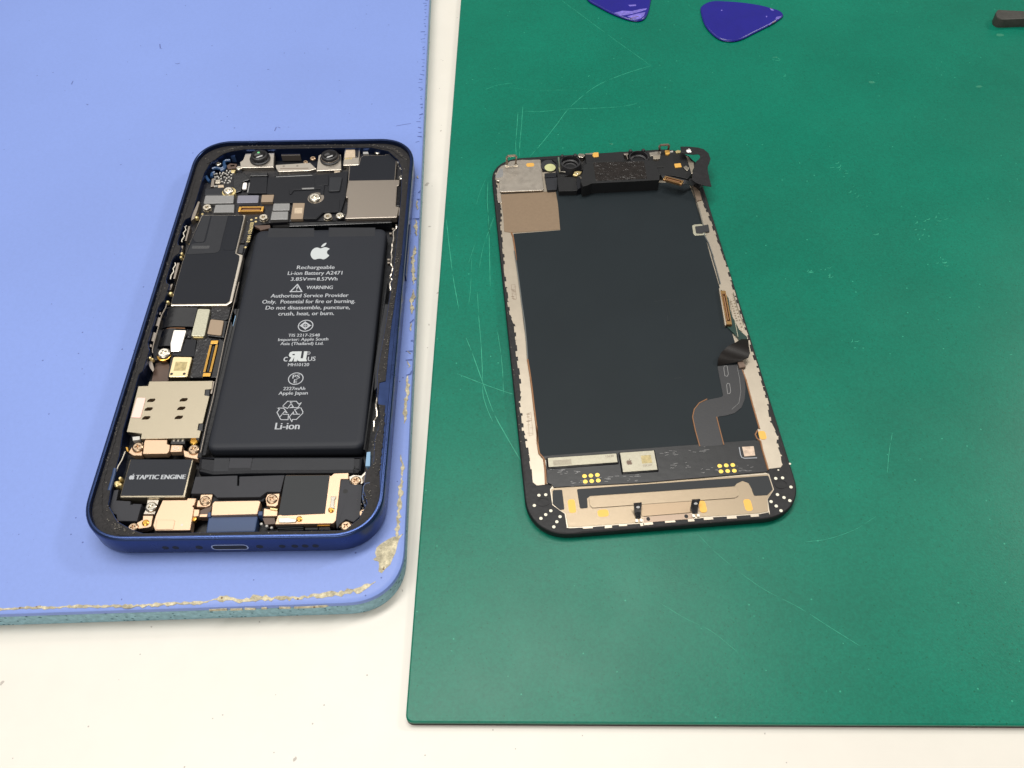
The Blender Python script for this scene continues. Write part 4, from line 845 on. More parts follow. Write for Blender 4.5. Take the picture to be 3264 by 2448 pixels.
# vibration motor
vm_ = P('vibration_motor', 'sim_steel', ph, [(-26.13,-44.47),(-11.73,-44.74),(-11.61,-54.63),(-25.98,-54.41)], 2.4, 5.1, .35, .35, True)
P('motor_cover', 'battery_wrap', vm_, [(-25.77,-44.67),(-12,-44.89),(-12.05,-54.15),(-25.73,-54.04)], 4.9, 5.14, .03, .2)
mt = B(); mp = [(-23.54,-49.9),(-12.54,-49.97)]; B().text('TAPTIC ENGINE', mp[0], mp[1], 1.12, 5.16, .16).build('printed_line', 'print_white', vm_)
mp = [(-25.03,-49.92),(-23.8,-49.93),(-25.39,-48.45)]; fruit(mt, mp[0][0], mp[0][1], mp[1][0], mp[2][1], 5.165); mt.build('fruit_logo', 'print_white', vm_)
P('black_bracket', 'grey_tape', ph, [(-27.92,-52.21),(-26.93,-52.06),(-26.73,-54.78),(-23.54,-55.05),(-23.45,-55.82),(-22.94,-55.91),(-22.86,-55.67),(-20.94,-55.78),(-20.99,-59.95),(-25.22,-59.89),(-25.83,-58.32),(-27.72,-57.74)], 2.0, 4.5, .1)
B().tube([(x, y, 5.4) for x, y in [(-28.6,-47.29),(-28.47,-48.62),(-28.44,-51.26),(-28.44,-52.89)]], .4, 8).build('ledge_edge', 'deep_blue', ph, smooth=True)
B().tube([(x, y, 5.2) for x, y in [(-27.55,-42.59),(-27.75,-44.98),(-28.16,-46.5),(-28.25,-47.84)]], .15, 6).build('spring_wire', 'screw_silver', ph)
for q, r_ in (([(-27.61,-50.63)][0], .75), ([(-27.16,-49.32)][0], .45), ([(-26.74,-50.98)][0], .45)): B().lathe(q[0], q[1], [(r_, 3), (r_, 4.6), (r_ * .6, 4.9)], 14).build('spring_contact', 'pale_gold', ph, smooth=True)
P('bracket', 'tan_metal', ph, [(-27.02,-60.06),(-25.3,-60.01),(-24.44,-60.41),(-24.38,-61.21),(-26.26,-61.15)], 2.4, 4.0, .1)
P('bracket', 'tan_metal', ph, [(-21.01,-59.99),(-20.04,-59.38),(-20.22,-58.36),(-18.05,-58.39),(-17.87,-60.97),(-18.49,-61.27),(-21.03,-61.62),(-21.71,-61.68)], 2.4, 4.0, .1)
P('bracket', 'nickel', ph, [(-20.07,-54.56),(-17.52,-54.64),(-17.69,-58.2),(-20.12,-58.16),(-19.84,-56.87)], 2.4, 4.3, .12)
q = [(-19.19,-60.21)][0]; B().lathe(q[0], q[1], [(.75, 3.5), (.75, 4.2), (.5, 4.4)], 16).build('gold_contact', 'gold', ph, smooth=True)
for q, r_, m_ in (([(-25.96,-60.13)][0], 1.05, 'screw_tan'), ([(-21.54,-61.36)][0], 1.1, 'screw_tan'), ([(-18.65,-56.61)][0], 1.25, 'screw_silver'), ([(-7.23,-55.24)][0], 1.15, 'screw_tan')): screw(ph, q[0], q[1], 4.0 if r_ < 1.2 else 4.3, r_, m_, smr.random())
bb = P('bracket', 'tan_metal', ph, [(-16.45,-55.06),(-11.15,-55.09),(-11.1,-54.61),(-9.2,-54.7),(-9.3,-56.33),(-9.68,-56.64),(-9.24,-56.99),(-8.93,-62.48),(-16.38,-62.45),(-17.13,-61.25),(-17.11,-58.92)], 2.6, 4.8, .12, .15)
P('raised_pad', 'tan_metal', bb, [(-16.44,-59.92),(-12.9,-60.01),(-12.57,-60.32),(-12.53,-62.29),(-16.33,-62.33),(-16.65,-60.08)], 4.7, 4.92, .1, .3)
q = [(-10.94,-61.2)][0]; B().lathe(q[0], q[1], [(.26, 4.7), (.26, 4.815)], 12).build('plate_hole', 'component', bb)
P('bracket', 'tan_metal', ph, [(-9.34,-57.16),(-8.11,-57.26),(-7.96,-58.84),(-9.1,-59.01)], 2.6, 4.4, .1)
q = [(-9.02,-59.37)][0]; B().lathe(q[0], q[1], [(.6, 3.2), (.6, 4.1), (.3, 4.2)], 12).build('gold_contact', 'gold', ph)
P('bracket', 'tan_metal', ph, [(-8.58,-53.47),(-5.96,-53.43),(-6.04,-56.24),(-6.84,-56.62),(-8.93,-56.51),(-8.99,-54.92),(-8.57,-54.92)], 2.6, 4.3, .12, .2)
P('bracket', 'copper_dark', ph, [(-8.12,-57.2),(-6.59,-56.42),(-5.7,-55.96),(-5.84,-58.18),(-6.17,-58.96),(-7.85,-58.93)], 2.4, 3.9, .1)
P('connector_cover', 'tan_metal', ph, [(-7.86,-58.33),(-6.26,-58.27),(-6.25,-58.93),(-7.84,-58.91)], 2.6, 4.1)
# bottom end of the phone
wf = P('wide_flex', 'grey_tape', ph, [(-10.57,-49.07),(-1.24,-48.9),(-0.87,-51.53),(-0.46,-51.54),(-0.81,-49.17),(9.27,-48.95),(8.95,-53.25),(5.95,-53.21),(4.66,-54.47),(-4.73,-54.48),(-5.85,-53.48),(-10.69,-53.39)], 2.6, 4.6, .1, .2)
P('wide_flex', 'dark_tape', ph, [(-7.81,-53.09),(5.81,-52.86),(5.21,-54.99),(-5.9,-55.25)], 1.6, 3.6)
tp_ = P('port_cover', 'tan_metal', ph, [(-5.02,-55.5),(4.64,-55.46),(4.99,-55.8),(4.75,-58.81),(-5.12,-58.98),(-5.41,-56.03)], 3.0, 4.8, .12, .15)
P('port_housing', 'deep_blue', ph, [(-5.94,-58.71),(4.74,-58.76),(4.73,-62.66),(-5.77,-62.71)], 1.4, 4.0, .25, .3)
for pts in ([(-6.07,-57.93),(-5.43,-57.94),(-5.29,-59.15),(-6.03,-59.14)], [(4.74,-57.84),(5.7,-57.85),(5.78,-58.89),(4.86,-58.92)]): P('port_lug', 'deep_blue', ph, pts, 2, 4.4, .15)
P('bracket', 'tan_metal', ph, [(6.09,-53.6),(8.76,-53.43),(8.72,-56.28),(8.32,-56.73),(6.35,-56.49),(5.8,-54.75)], 2.6, 4.3, .12, .2)
P('bracket', 'tan_metal', ph, [(5.74,-56.9),(8.78,-57.42),(8.9,-58.84),(5.86,-58.84)], 2.2, 3.9, .1)
P('gold_contact', 'pale_gold', ph, [(7.08,-56.92),(8.84,-57.2),(8.79,-57.62),(7.25,-57.39)], 3.4, 4.2, .06)
P('dark_bracket', 'copper_dark', ph, [(5.65,-58.96),(8.24,-59),(8.64,-60.46),(6.46,-60.63)], 1.4, 3.4)
for q in [(6.96,-61.16),(8.07,-61.59),(5.73,-60.63)]: B().lathe(q[0], q[1], [(.3, 3), (.3, 3.8), (.1, 3.9)], 8).build('solder_stud', 'component', ph)
sp = P('loudspeaker', 'tan_metal', ph, [(20.22,-48.72),(23.47,-48.64),(23.5,-50.26),(21.86,-50.24),(21.92,-60.53),(21.42,-61.24),(8.95,-61.29),(9.23,-59.11),(9.61,-58.95),(9.5,-49.08),(19.33,-49.15),(19.55,-49.46)], 2.4, 4.7, .12, .2)
P('speaker_cover', 'sticker_dark', sp, [(9.49,-49.25),(19.34,-49.31),(19.36,-58.87),(10.42,-59.2),(9.38,-58.97)], 4.6, 4.88, .06)
P('ground_spring', 'screw_silver', sp, [(20.2,-54.83),(21.42,-54.8),(21.15,-55.9),(21.32,-57.9),(20.32,-57.88),(20.36,-55.89)], 4.7, 5.1, .1)
P('ground_spring', 'nickel', sp, [(9.54,-59.9),(11.54,-59.85),(13.53,-60.33),(13.43,-60.98),(11.72,-61.08),(9.77,-61.05)], 4.7, 5.0, .08, .3)
for q in [(20.63,-58.07),(14.04,-60.18)]: B().lathe(q[0], q[1], [(.62, 4.7), (.62, 5.0), (.4, 5.15)], 16).build('gold_contact', 'gold', sp, smooth=True)
ss = P('speaker_side', 'grey_tape', ph, [(21.89,-50.35),(23.68,-50.34),(24.11,-51.48),(26.75,-51.65),(26.99,-59.52),(25.74,-60.94),(24.02,-60.2),(22.7,-61.51),(22.31,-62.62),(21.94,-60.89)], 2.4, 4.6, .1, .2)
q = [(23.18,-53.31)][0]; B().lathe(q[0], q[1], [(.55, 4.5), (.55, 4.62)], 14).build('cover_hole', 'dark_hole', ss)
P('bracket', 'nickel', ph, [(23.48,-49.31),(24.47,-48.78),(26.2,-49.02),(27.14,-47.82),(27.97,-49.71),(27.2,-50.68),(26.4,-51.22),(23.94,-51.07)], 2.4, 4.1, .1)
B().ribbon([(x, y, z) for (x, y), z in zip([(26.37,-49.62),(27.16,-48.98),(27.4,-47.99)], (4.1, 4.6, 5.6))], [(x, y, z) for (x, y), z in zip([(26.68,-50.94),(27.86,-50.52),(27.58,-48.32)], (4.1, 4.6, 5.6))], .12).build('spring_flap', 'grey_nickel', ph)
P('bracket', 'tan_metal', ph, [(22.63,-61.8),(23.05,-60.58),(24.31,-60.39),(25.68,-61.23),(25.24,-62.35)], 2.4, 4.0, .1)
for q, r_ in (([(25.17,-50.58)][0], 1.2), ([(27.64,-58.74)][0], 1.1), ([(24.19,-61.84)][0], 1.25), ([(-7.32,-55.09)][0], 1.15), ([(7.32,-54.93)][0], 1.2)): screw(ph, q[0], q[1], 4.1, r_, 'screw_tan', smr.random())
for pts, z_ in (([(9.05,-61.15),(14.92,-61.08),(14.97,-61.45),(9.11,-61.52)], 4.0), ([(9.3,-61.46),(14.86,-61.4),(14.91,-61.75),(9.35,-61.83)], 3.65), ([(9.45,-61.75),(14.83,-61.68),(14.88,-62.05),(9.49,-62.05)], 3.3)):
    P('grille_fin', 'module_black', ph, pts, 1.6, z_, .08)
P('grille_fin', 'module_black', ph, [(15.24,-61.58),(17.98,-61.56),(18.05,-62.13),(15.22,-62.13)], 1.6, 3.6, .08)
P('gold_contact', 'gold', ph, [(17.84,-61.02),(20.58,-60.99),(20.59,-61.4),(17.94,-61.41)], 3.0, 4.0)
P('corner_block', 'gloss_black', ph, [(18.1,-61.53),(20.56,-61.46),(20.83,-62.28),(18.19,-62.28)], 1.6, 3.7, .1)

# ---------------------------------------------------------------- the removed display, lying on its glass
ds = thing('phone_display', 'removed phone display lying glass down on the green mat, black back and metal plates up', 'phone screen', 29.667, 159.485, GT, 0.06636)
DW, DH = 30.92, 64.13
def dring(i, z): return [(x, y, z) for x, y in rrect(-DW + i, -DH + i, DW - i, DH - i, 10.0 - i, 16)]
B().loops([dring(i, z) for i, z in [(.5, 0), (.12, .12), (.1, .7), (.12, .72)]], cap0=True).build('cover_glass', 'lens_black', ds, smooth=True)
bz = B().loops([dring(i, z) for i, z in [(.1, .74), (0, .8), (0, 1.95), (.1, 2.12), (.3, 2.2)]]).build('bezel', 'frame_black', ds, smooth=True)
rg = random.Random(11)
bead = B().band([(-30.4, 50), (-30.45, 20), (-30.45, -50)], .25, .5, .8, rg, .06, 2.1, 2.26)
bead.band([(30.4, -50), (30.45, 20), (30.4, 46)], .25, .5, .8, rg, .06, 2.1, 2.26).band([(-20, -63.75), (0, -63.8), (20, -63.75)], .2, .45, .8, rg, .06, 2.1, 2.26)
bead.build('adhesive_bead', 'adhesive', bz)
ZB = 2.3
left = [(-28.13,59.88),(-29.64,56.9),(-29.49,54.31),(-29.51,50.25),(-29.53,46.26),(-29.09,42.31),(-29.11,38.46),(-29.65,34.73),(-29.67,30.1),(-29.69,25.57),(-29.65,22.01)] + [(-29.94,17.16),(-29.83,10.47),(-29.82,5.38),(-29.74,0.85)] + [(-28.74,-3.23),(-28.91,-7.98),(-29.02,-14.69),(-28.9,-20.39),(-28.84,-24.36),(-29.7,-27.78),(-29.36,-31.62)] + [(-29.49,-35.97),(-28.9,-39),(-28.88,-42.85),(-28.66,-46.98)]
right = [(29.02,-49.94),(29.37,-48),(29.2,-44.89),(29.88,-42.73)] + [(29.22,-38.34),(29.83,-33.48),(30.09,-28.07),(30.08,-21.65),(29.89,-17.1),(30.22,-11.62),(29.99,-7.69),(30.1,2.19),(30.17,7.8),(30.25,13.56),(30.24,17.49)] + [(29.82,25.49),(29.72,31.07),(29.37,36.35),(28.96,40.77),(28.95,44.75),(28.33,48.34)]
low_l = [(-28.71,-49.43),(-28.73,-50.3),(-27.93,-51.24),(-25.74,-51.19),(-25.14,-50.86),(-24.39,-51.72),(-25.02,-52.53),(-24.92,-56.6),(-22.41,-59.08),(-22.33,-62.59)]
bot = [(-21.68,-62.74),(-16.63,-62.86),(-10.82,-62.85),(-5.46,-62.99),(-5.28,-62.78),(5.96,-62.78),(10.2,-62.79),(15.45,-62.92),(20.44,-62.96),(22.88,-62.61)]
low_r = [(23.41,-59.36),(25.44,-57.02),(25.36,-52.87),(24.62,-52.45),(25.86,-51.5),(28.49,-51.38),(29.13,-50.66)]
top = [(24.77,52.79),(-3.23,52.85),(-11.29,56.72),(-15.69,62.3),(-21.36,62.68),(-26.28,61.55)]
sheet_pts = toothed(left, 1.9, .42, rg, -1) + low_l + toothed(bot, 2.6, .55, rg, -1) + low_r + toothed(right, 1.9, .42, rg, -1) + top
B().prism(sheet_pts, 1.9, ZB).build('back_plate', 'strip_steel', ds)
# lower metal field, slightly tan
P('lower_plate', 'tan_steel', ds, [(-24.1,-52.3),(25.18,-52.96),(25.32,-56.98),(23.33,-59.38),(22.77,-62.4),(20.48,-62.73),(15.49,-62.69),(10.24,-62.56),(6.73,-62.52),(5.55,-61.13),(-4.96,-61.2),(-5.58,-62.78),(-10.8,-62.65),(-16.6,-62.63),(-22.03,-62.48),(-22.2,-59.03),(-24.69,-56.59),(-24.79,-52.65)], 2.2, 2.37, .04, .15)
P('lower_notch', 'brown_steel', ds, [(-5.05,-61.42),(5.6,-61.36),(5.89,-62.8),(-5.34,-62.8)], 2.2, 2.33)
for q in [(-4.13,-61.98),(4.37,-62.07)]: B().prism(oval(q[0], q[1], .42, .5, 14), 2.2, 2.34).build('locating_hole', 'dark_hole', ds)
P('corner_sheet', 'brown_foil', ds, [(-28.94,47.81),(-15.97,47.83),(-12.59,48.12),(-12.59,42.09),(-12.8,31.54),(-26.99,31.47),(-29.03,32.22),(-28.79,38.3)], 2.2, 2.42, .03, .5)
# the black back of the panel
pn = P('display_panel', 'panel_black', ds, [(-26.46,30.97),(-13.17,31.21),(-12.6,42),(-12.66,47.43),(-11.55,51.36),(26.82,47.74),(27.25,40.71),(27.11,29.69)] + [(26.81,16.62),(26.79,6.03),(26.44,-8.41),(26.55,-22.71),(26.19,-40.42)] + [(25.77,-40.26),(25.5,-43.59),(-26.27,-43.68),(-26.56,-39.71)] + [(-26.46,-36.11),(-26.53,-23.93),(-26.53,-10.06),(-26.73,16.67)], 2.2, 2.5, .05)
for pts, m_ in (([(-26.77,24.11),(-26.67,21.12),(-26.5,12.38),(-26.46,4.93),(-26.29,-2.26),(-26.39,-9.18),(-26.62,-14.61)], 'mirror_steel'), ([(-26.62,-14.61),(-26.46,-19.12),(-26.4,-23.91),(-26.42,-29.33),(-26.4,-36.09),(-26.51,-39.72)], 'copper_edge'), ([(-26.3,-35.22),(-26.61,-39.68),(-26.49,-42.79),(-25.58,-44.32),(-25.55,-47.35),(-25.83,-51.17)], 'copper_edge'),
                ([(27.6,36.77),(27.37,30.14)] + [(26.84,25.33),(27.33,22.33),(27.51,16.52)], 'mirror_steel'), ([(27.37,17.56),(27.37,12.65),(27.23,6.46)], 'mirror_steel'), ([(26.24,-22.68),(26.43,-25.91),(26.23,-33.31),(26.19,-40.42)], 'copper_edge'), ([(25.58,-40.99),(24.79,-42.04),(24.92,-43.17),(25.57,-43.96),(25.4,-46.51),(25.44,-49.39),(25.42,-51.87)], 'copper_edge'), ([(-27,31.44),(-26.66,29.66),(-26.56,25.12),(-26.57,20.43)], 'copper_edge')):
    B().tube([(x, y, 2.42) for x, y in pts], .24, 6).build('panel_edge', m_, ds, smooth=True)
hl = B()
for pts in ([(13.63,0.5),(14.65,0.49)], [(8.44,1.88),(12.93,2.2)], [(11.06,-3.27),(10.76,-5.46)], [(8.85,-23.78),(10.91,-23.88)], [(-2.91,12.79),(-2.73,12.63)], [(21.68,1.03),(21.88,0.83)], [(-9.18,38),(-8.97,38.08)], [(-0.59,33.22),(-0.4,33.2)], [(-14.24,-19.04),(-13.71,-18.93)]):
    hl.strip(pts, .04, 2.512)
hl.build('hairline', 'flex_dark', pn, kind='stuff')
cs = P('circuit_strip', 'circuit_black', ds, [(-26.52,-43.65),(24.29,-43.62),(25.24,-43.93),(25.11,-52.43),(-3.32,-52.82),(-24.16,-52.26),(-24.44,-51.55),(-25.5,-50.87),(-25.15,-44.63)], 2.3, 2.6, .06, .3)
for pts, gro, w_ in (([(-24.71,-44.63),(-8.74,-44.78),(-8.79,-47.18),(-24.76,-47.12)], .35, 'display_driver'), ([(-7.86,-44.68),(0.09,-44.73),(0,-50),(-7.95,-49.97)], .35, 'touch_controller')):
    u_ = B().prism(rnd(grow(pts, gro), .3), 2.4, 2.95, prof=[(0, 2.5), (.1, 2.8), (.35, 2.97)]).build('underfill', 'gloss_black', ds, smooth=True)
    P(w_, 'chip_steel', u_, pts, 2.6, 3.12, .04)
em = B(); a = [(-6.76,-48.09),(-5.46,-48.13),(-6.49,-46.44)]; fruit(em, a[0][0], a[0][1], a[1][0], a[2][1], 3.14); em.build('fruit_logo', 'dull_brown', ds)
pt = B()
a = [(-11.31,-45.69),(-9.43,-45.71)]; pt.text('13630', a[0], a[1], .55, 3.14, 0)
a = [(-3.17,-48.9),(-1.05,-48.91)]; pt.text('02K147', a[0], a[1], .5, 3.14, 0)
a0, a1, a2 = [(-23.68,-45.53),(-19.44,-45.54),(-23.57,-46.74)]
for k in range(7):
    t_ = k / 6; dx, dy = (a2[0] - a0[0]) * t_, (a2[1] - a0[1]) * t_
    pt.strip([(a0[0] + dx, a0[1] + dy), (a1[0] + dx, a1[1] + dy)], .07, 3.135)
pt.build('chip_print', 'dull_brown', ds)
P('code_patch', 'code_olive', ds, [(-3.18,-45.91),(-0.92,-45.9),(-0.87,-48.04),(-3.24,-48.08)], 3.08, 3.135)
for q in [(-16.79,-49.91),(-15.34,-49.9),(-13.83,-49.86),(-16.8,-51.37),(-15.33,-51.36),(-13.83,-51.35),(14.55,-49.93),(16.07,-49.92),(17.59,-49.95),(14.52,-51.41),(16.06,-51.44),(17.59,-51.5)]:
    B().lathe(q[0], q[1], [(.53, 2.5), (.53, 2.6), (.44, 2.63)], 16).build('test_pad', 'pad_gold', cs)
P('code_patch', 'code_beige', cs, [(20.85,-45.27),(23.59,-45.33),(23.34,-47.88),(20.78,-47.91)], 2.5, 2.63)
B().tube([(x, y, 2.6) for x, y in [(20.17,-45.31),(20,-47.36),(20.12,-48.13),(20.75,-48.43),(23.58,-48.54)]], .12, 6).build('corner_mark', 'print_white', cs)
wr = B(); wq = [(-22.76,-47.7),(-6.1,-51.44),(2.52,-45.47),(12.14,-50.78),(-12.05,-51.09),(-20.13,-48.46),(4.9,-49.08),(10.25,-45.25),(-18.71,-51.55),(19.66,-51.09)]
for q in wq:
    for k in range(9):
        x, y = q[0] + rg.uniform(-2.2, 2.2), q[1] + rg.uniform(-.8, .8); wr.strip([(x, y), (x + rg.uniform(.3, 1.1), y + rg.uniform(-.25, .25))], .06, 2.612)
wr.build('film_wrinkle', 'foil_grey', cs, kind='stuff')
P('sticker', 'sticker_dark', ds, [(-24.46,-52.87),(-22.29,-52.92),(-22.36,-58.04),(-23.32,-58.06),(-24.84,-56.36)], 2.3, 2.44, .02, .4)
P('sticker', 'sticker_dark', ds, [(-18.95,-53.08),(25.06,-53.35),(25.17,-57.02),(23.57,-58.38),(20.55,-58.28),(20.42,-56.26),(20.14,-54.93),(18.9,-54.2),(17.37,-54.82),(16.81,-55.43),(-16.12,-55.1),(-16.96,-55.63),(-17.11,-58.1),(-18.87,-58.12)], 2.3, 2.44, .02, .4)
P('raised_plate', 'tan_steel', ds, [(-16.57,-55.76),(-15.86,-55.28),(16.81,-55.55),(17.39,-56.15),(17.02,-58.09),(16.18,-58.52),(-16.03,-58.28),(-16.58,-57.57)], 2.3, 2.55, .06, .4)
for pts in ([(-16.17,-58.28),(-4.24,-58.26),(16.3,-58.48)],): B().strip(pts, .14, 2.44).build('plate_seam', 'brown_steel', ds)
for pts in ([(-4.97,-58.19),(8.17,-58.34),(8.36,-60.96),(5.49,-61.3),(-5.21,-61.35),(-5.6,-61.06)],): P('raised_plate', 'rose_steel', ds, pts, 2.3, 2.47, .08, .3)
for (cx, cy), rx, ry in (([(-20.59,-57.31)][0], .82, 1.75), ([(-13.89,-59.69)][0], 1.25, .9), ([(8.46,-60.04)][0], .8, 1.5), ([(18.66,-60.48)][0], .85, 1.5), ([(26.48,-42.29)][0], .85, 1.2)):
    B().prism(rnd(rect(cx - rx, cy - ry, cx + rx, cy + ry), .75, 5), 2.3, 2.49 if abs(rx - .8) < .01 else 2.385).build('contact_pad', 'orange_pad', ds)
for base, mid, tp_ in (([(-6.83,-61.8),(-5.78,-61.8)], [(-7.08,-60.55),(-5.62,-60.55)], [(-7.11,-59.07),(-5.3,-59.03)]), ([(5.95,-61.67),(7.03,-61.67)], [(5.51,-60.73),(7.14,-60.74)], [(5.94,-59.28),(7.75,-59.31)])):
    rails = [[(*base[0], 2.4), (*mid[0], 3.2), (*tp_[0], 4.6)], [(*base[1], 2.4), (*mid[1], 3.2), (*tp_[1], 4.6)]]
    hk = B().ribbon(rails[0], rails[1], .35).build('hook', 'gloss_black', ds)
    mx = [(a + b) / 2 for a, b in zip(tp_[0], tp_[1])]; my = [(a + b) / 2 for a, b in zip(mid[0], mid[1])]
    c_ = (mx[0] * .55 + my[0] * .45, mx[1] * .55 + my[1] * .45)
    B().prism(oval(c_[0], c_[1] - .2, .42, .3, 12), 4.2, 4.32).build('hook_hole', 'foil_grey', hk)
    for q in (base[0], base[1]): B().box(q[0] - .3, q[1] - .9, 2.35, q[0] + .3, q[1] - .1, 2.62, .08).build('hook_foot', 'nickel', hk)
for q in [(-27.67,-53.8),(-26.12,-53.79),(-28.95,-56.33),(-25.41,-57.99),(-26.65,-58.86),(-27.8,-59.71),(-23.52,-59.65),(-24.38,-60.85),(-25.18,-62.06)] + [(26.64,-54.13),(28.22,-54.12),(29.49,-56.66),(25.94,-58.33),(27.21,-59.2),(28.3,-60.09),(24.06,-59.97),(24.92,-61.18),(25.67,-62.43)]:
    B().lathe(q[0], q[1], [(.56, 2.18), (.54, 2.24), (.44, 2.24), (.4, 2.2)], 14).build('dot_rim', 'frame_black', bz)
    B().lathe(q[0], q[1], [(.38, 2.15), (.38, 2.225), (.3, 2.24)], 14).build('cream_dot', 'cream_dot', bz)
for q in ([(-26.89,-55.59)][0], [(27.48,-55.79)][0]):
    B().plate(oval(q[0], q[1], 1.5, 1.12, 24), [oval(q[0], q[1], 1.28, .95, 24)], 2.15, 2.3).build('recess_rim', 'frame_black', bz)
    B().prism(oval(q[0], q[1], 1.28, .95, 24), 2.1, 2.215).build('recess', 'frame_black', bz)
for q, r_ in (([(27.8,-51.98)][0], .2), ([(30.89,-50.56)][0], .25)): B().lathe(q[0], q[1], [(r_, 2.15), (r_, 2.24)], 10).build('speck', 'cream_dot', bz)
sk = B()
for cr, pts in (('b', [(-28.26,10.78),(-28.3,6.14)]), ('b', [(-27.82,-31.02),(-27.95,-37.33)])):
    for k in range(16):
        t_ = rg.random(); x = pts[0][0] * (1 - t_) + pts[1][0] * t_ + rg.uniform(-.5, .5); y = pts[0][1] * (1 - t_) + pts[1][1] * t_
        sk.strip([(x - .35, y), (x + .35, y + rg.uniform(-.2, .2))], .12, ZB + .012)
sk.build('etched_mark', 'brown_steel', ds, kind='stuff')
for pts in ([(-28.71,11.53),(-27.67,11.57),(-27.7,6.31),(-28.63,6.26)], [(-28.14,-31.18),(-27.34,-30.87),(-27.43,-37.37),(-28.37,-37.58)]): B().outline(pts, .1, ZB + .01).build('etched_frame', 'brown_steel', ds)

# top left plate with its wire hook
cpl = P('corner_plate', 'nickel', ds, [(-29.11,48.53),(-28.87,53.05),(-29.69,53.25),(-29.88,55.44),(-28.71,58.7),(-27.78,59.79),(-26.37,60.31),(-24.88,61.71),(-23.5,61.84),(-21.24,62.05),(-19.89,61.81),(-15.94,61.65),(-15.97,56.19),(-16.13,48.31),(-16.49,47.72),(-28.47,48.15)], 2.75, 3.1, .08, .25)
P('plate_lip', 'nickel', ds, [(-29.82,50.43),(-28.83,50.21),(-28.87,47.35),(-28.78,44.13),(-29.9,44.24)], 2.2, 2.6, .05)
q = [(-19.08,59.41)][0]; B().prism(rnd(rect(q[0] - 1.2, q[1] - .85, q[0] + 1.2, q[1] + .85), .8, 5), 3.0, 3.125).build('contact_pad', 'orange_pad', cpl)
P('worn_spot', 'foil_grey', cpl, [(-28.82,57.13),(-28.2,58.63),(-27.46,58.3),(-27.47,55.96),(-27.81,54.71),(-29.36,54.34),(-29.91,54.91)], 3.0, 3.115)
f0 = [(-26.05,60.02),(-23.4,59.98)]; t0 = [(-25.93,59.6),(-23.4,59.51)]
ym = (t0[0][1] + t0[1][1]) / 2
hk = B().tube([(f0[0][0], f0[0][1] - .4, 3.2), (f0[0][0], f0[0][1] + .1, 3.4), (t0[0][0] - .15, ym, 6.4), (t0[0][0] + .15, ym + .05, 6.75), (t0[1][0] - .15, ym + .05, 6.75), (t0[1][0] + .15, ym, 6.4), (f0[1][0], f0[1][1] + .1, 3.4), (f0[1][0], f0[1][1] - .4, 3.2)], .33, 6).build('wire_hook', 'brown_steel', ds)
for q in f0: B().box(q[0] - .55, q[1] - .75, 3.0, q[0] + .55, q[1] + .15, 3.45, .12).build('hook_foot', 'screw_silver', hk)
B().box(f0[0][0] + .5, f0[0][1] - .9, 3.0, f0[1][0] - .5, f0[1][1] - .3, 3.3, .1).build('hook_bar', 'nickel', hk)
f1 = [(20.56,61.78),(23.28,61.92)]; t1 = [(19.97,59.93),(22.67,59.99)]; ym = (t1[0][1] + t1[1][1]) / 2
B().tube([(f1[0][0], f1[0][1], 3.0), (f1[0][0], f1[0][1], 4.0), (t1[0][0] - .1, ym, 6.6), (t1[0][0] + .2, ym, 7.0), (t1[1][0] - .2, ym, 7.0), (t1[1][0] + .1, ym, 6.6), (f1[1][0], f1[1][1], 4.0), (f1[1][0], f1[1][1], 3.0)], .34, 6).build('wire_hook', 'dull_brown', ds)
# sensor well with the pale disc
P('sensor_well', 'gloss_black', ds, [(-15.7,62.26),(-10.34,62.23),(-10.7,56.57),(-15.67,56.73)], 2.2, 2.55)
q = [(-13.37,59.15)][0]; B().lathe(q[0], q[1] + .1, [(2.5, 2.5), (2.5, 2.7), (2.3, 2.75)], 28).build('sensor_ring', 'flex_dark', ds, smooth=True)
q = [(-13.22,57.97)][0]; B().lathe(q[0], q[1], [(1.65, 2.7), (1.65, 2.85), (1.5, 2.88)], 28).build('sensor_disc', 'pale_disc', ds, smooth=True)
# earpiece and camera rings
P('upper_cover', 'module_black', ds, [(-12.3,61.05),(-10.22,61.19),(-2.1,61.41),(9.16,61.67),(12.28,61.64),(17.48,61.68),(23.99,61.2),(25.87,60.88),(24.11,51.71),(18.36,50.2),(9.17,57.29),(-0.38,57.54),(-2.46,57.34),(-3.74,55.38),(-11.78,51.77),(-11.92,55.12),(-11.13,59.22)], 2.2, 3.3)
P('upper_cover', 'module_black', ds, [(-2.27,60.86),(9.08,61.27),(9.09,56.93),(-0.46,57.1),(-2.54,56.85)], 2.3, 4.5, .1, .3)
ep = P('earpiece', 'module_black', ds, [(-3.73,53.73),(-2.76,54.67),(-0.87,54.9),(14.79,54.43),(17.23,53.81),(17.76,47.87),(17.25,45.28),(12.4,45.31),(-2.46,45.62),(-3.98,44.79),(-5.25,44.49),(-5.62,46.81)], 2.35, 6.4, .12, .3)
P('glue_patch', 'glued_brown', ep, [(-0.85,54.63),(14.14,53.83),(13.73,46.12),(-1.16,46.43)], 6.3, 6.46, .03)
P('side_block', 'module_black', ds, [(-11.88,51.78),(-5.93,51.47),(-5.18,49.37),(-4.72,47.07),(-6.83,45.28),(-12.01,45.62)], 2.3, 4.2, .1, .2)
P('side_block', 'dark_tape', ds, [(-5.97,51.25),(-5.04,50.66),(-4.89,46.57),(-6.54,45.4),(-6.48,48.52)], 2.3, 4.6, .1)
P('side_block', 'black_tape', ds, [(-15.25,54.95),(-11.34,55),(-11.51,51.93),(-12.35,47.47),(-15.16,47.44),(-15.26,52.29)], 2.3, 3.3, .1, .3)
P('side_block', 'dark_tape', ds, [(-15.29,54.63),(-11.56,54.64),(-11.94,52.77),(-15.22,52.73)], 2.3, 3.6, .1, .3)
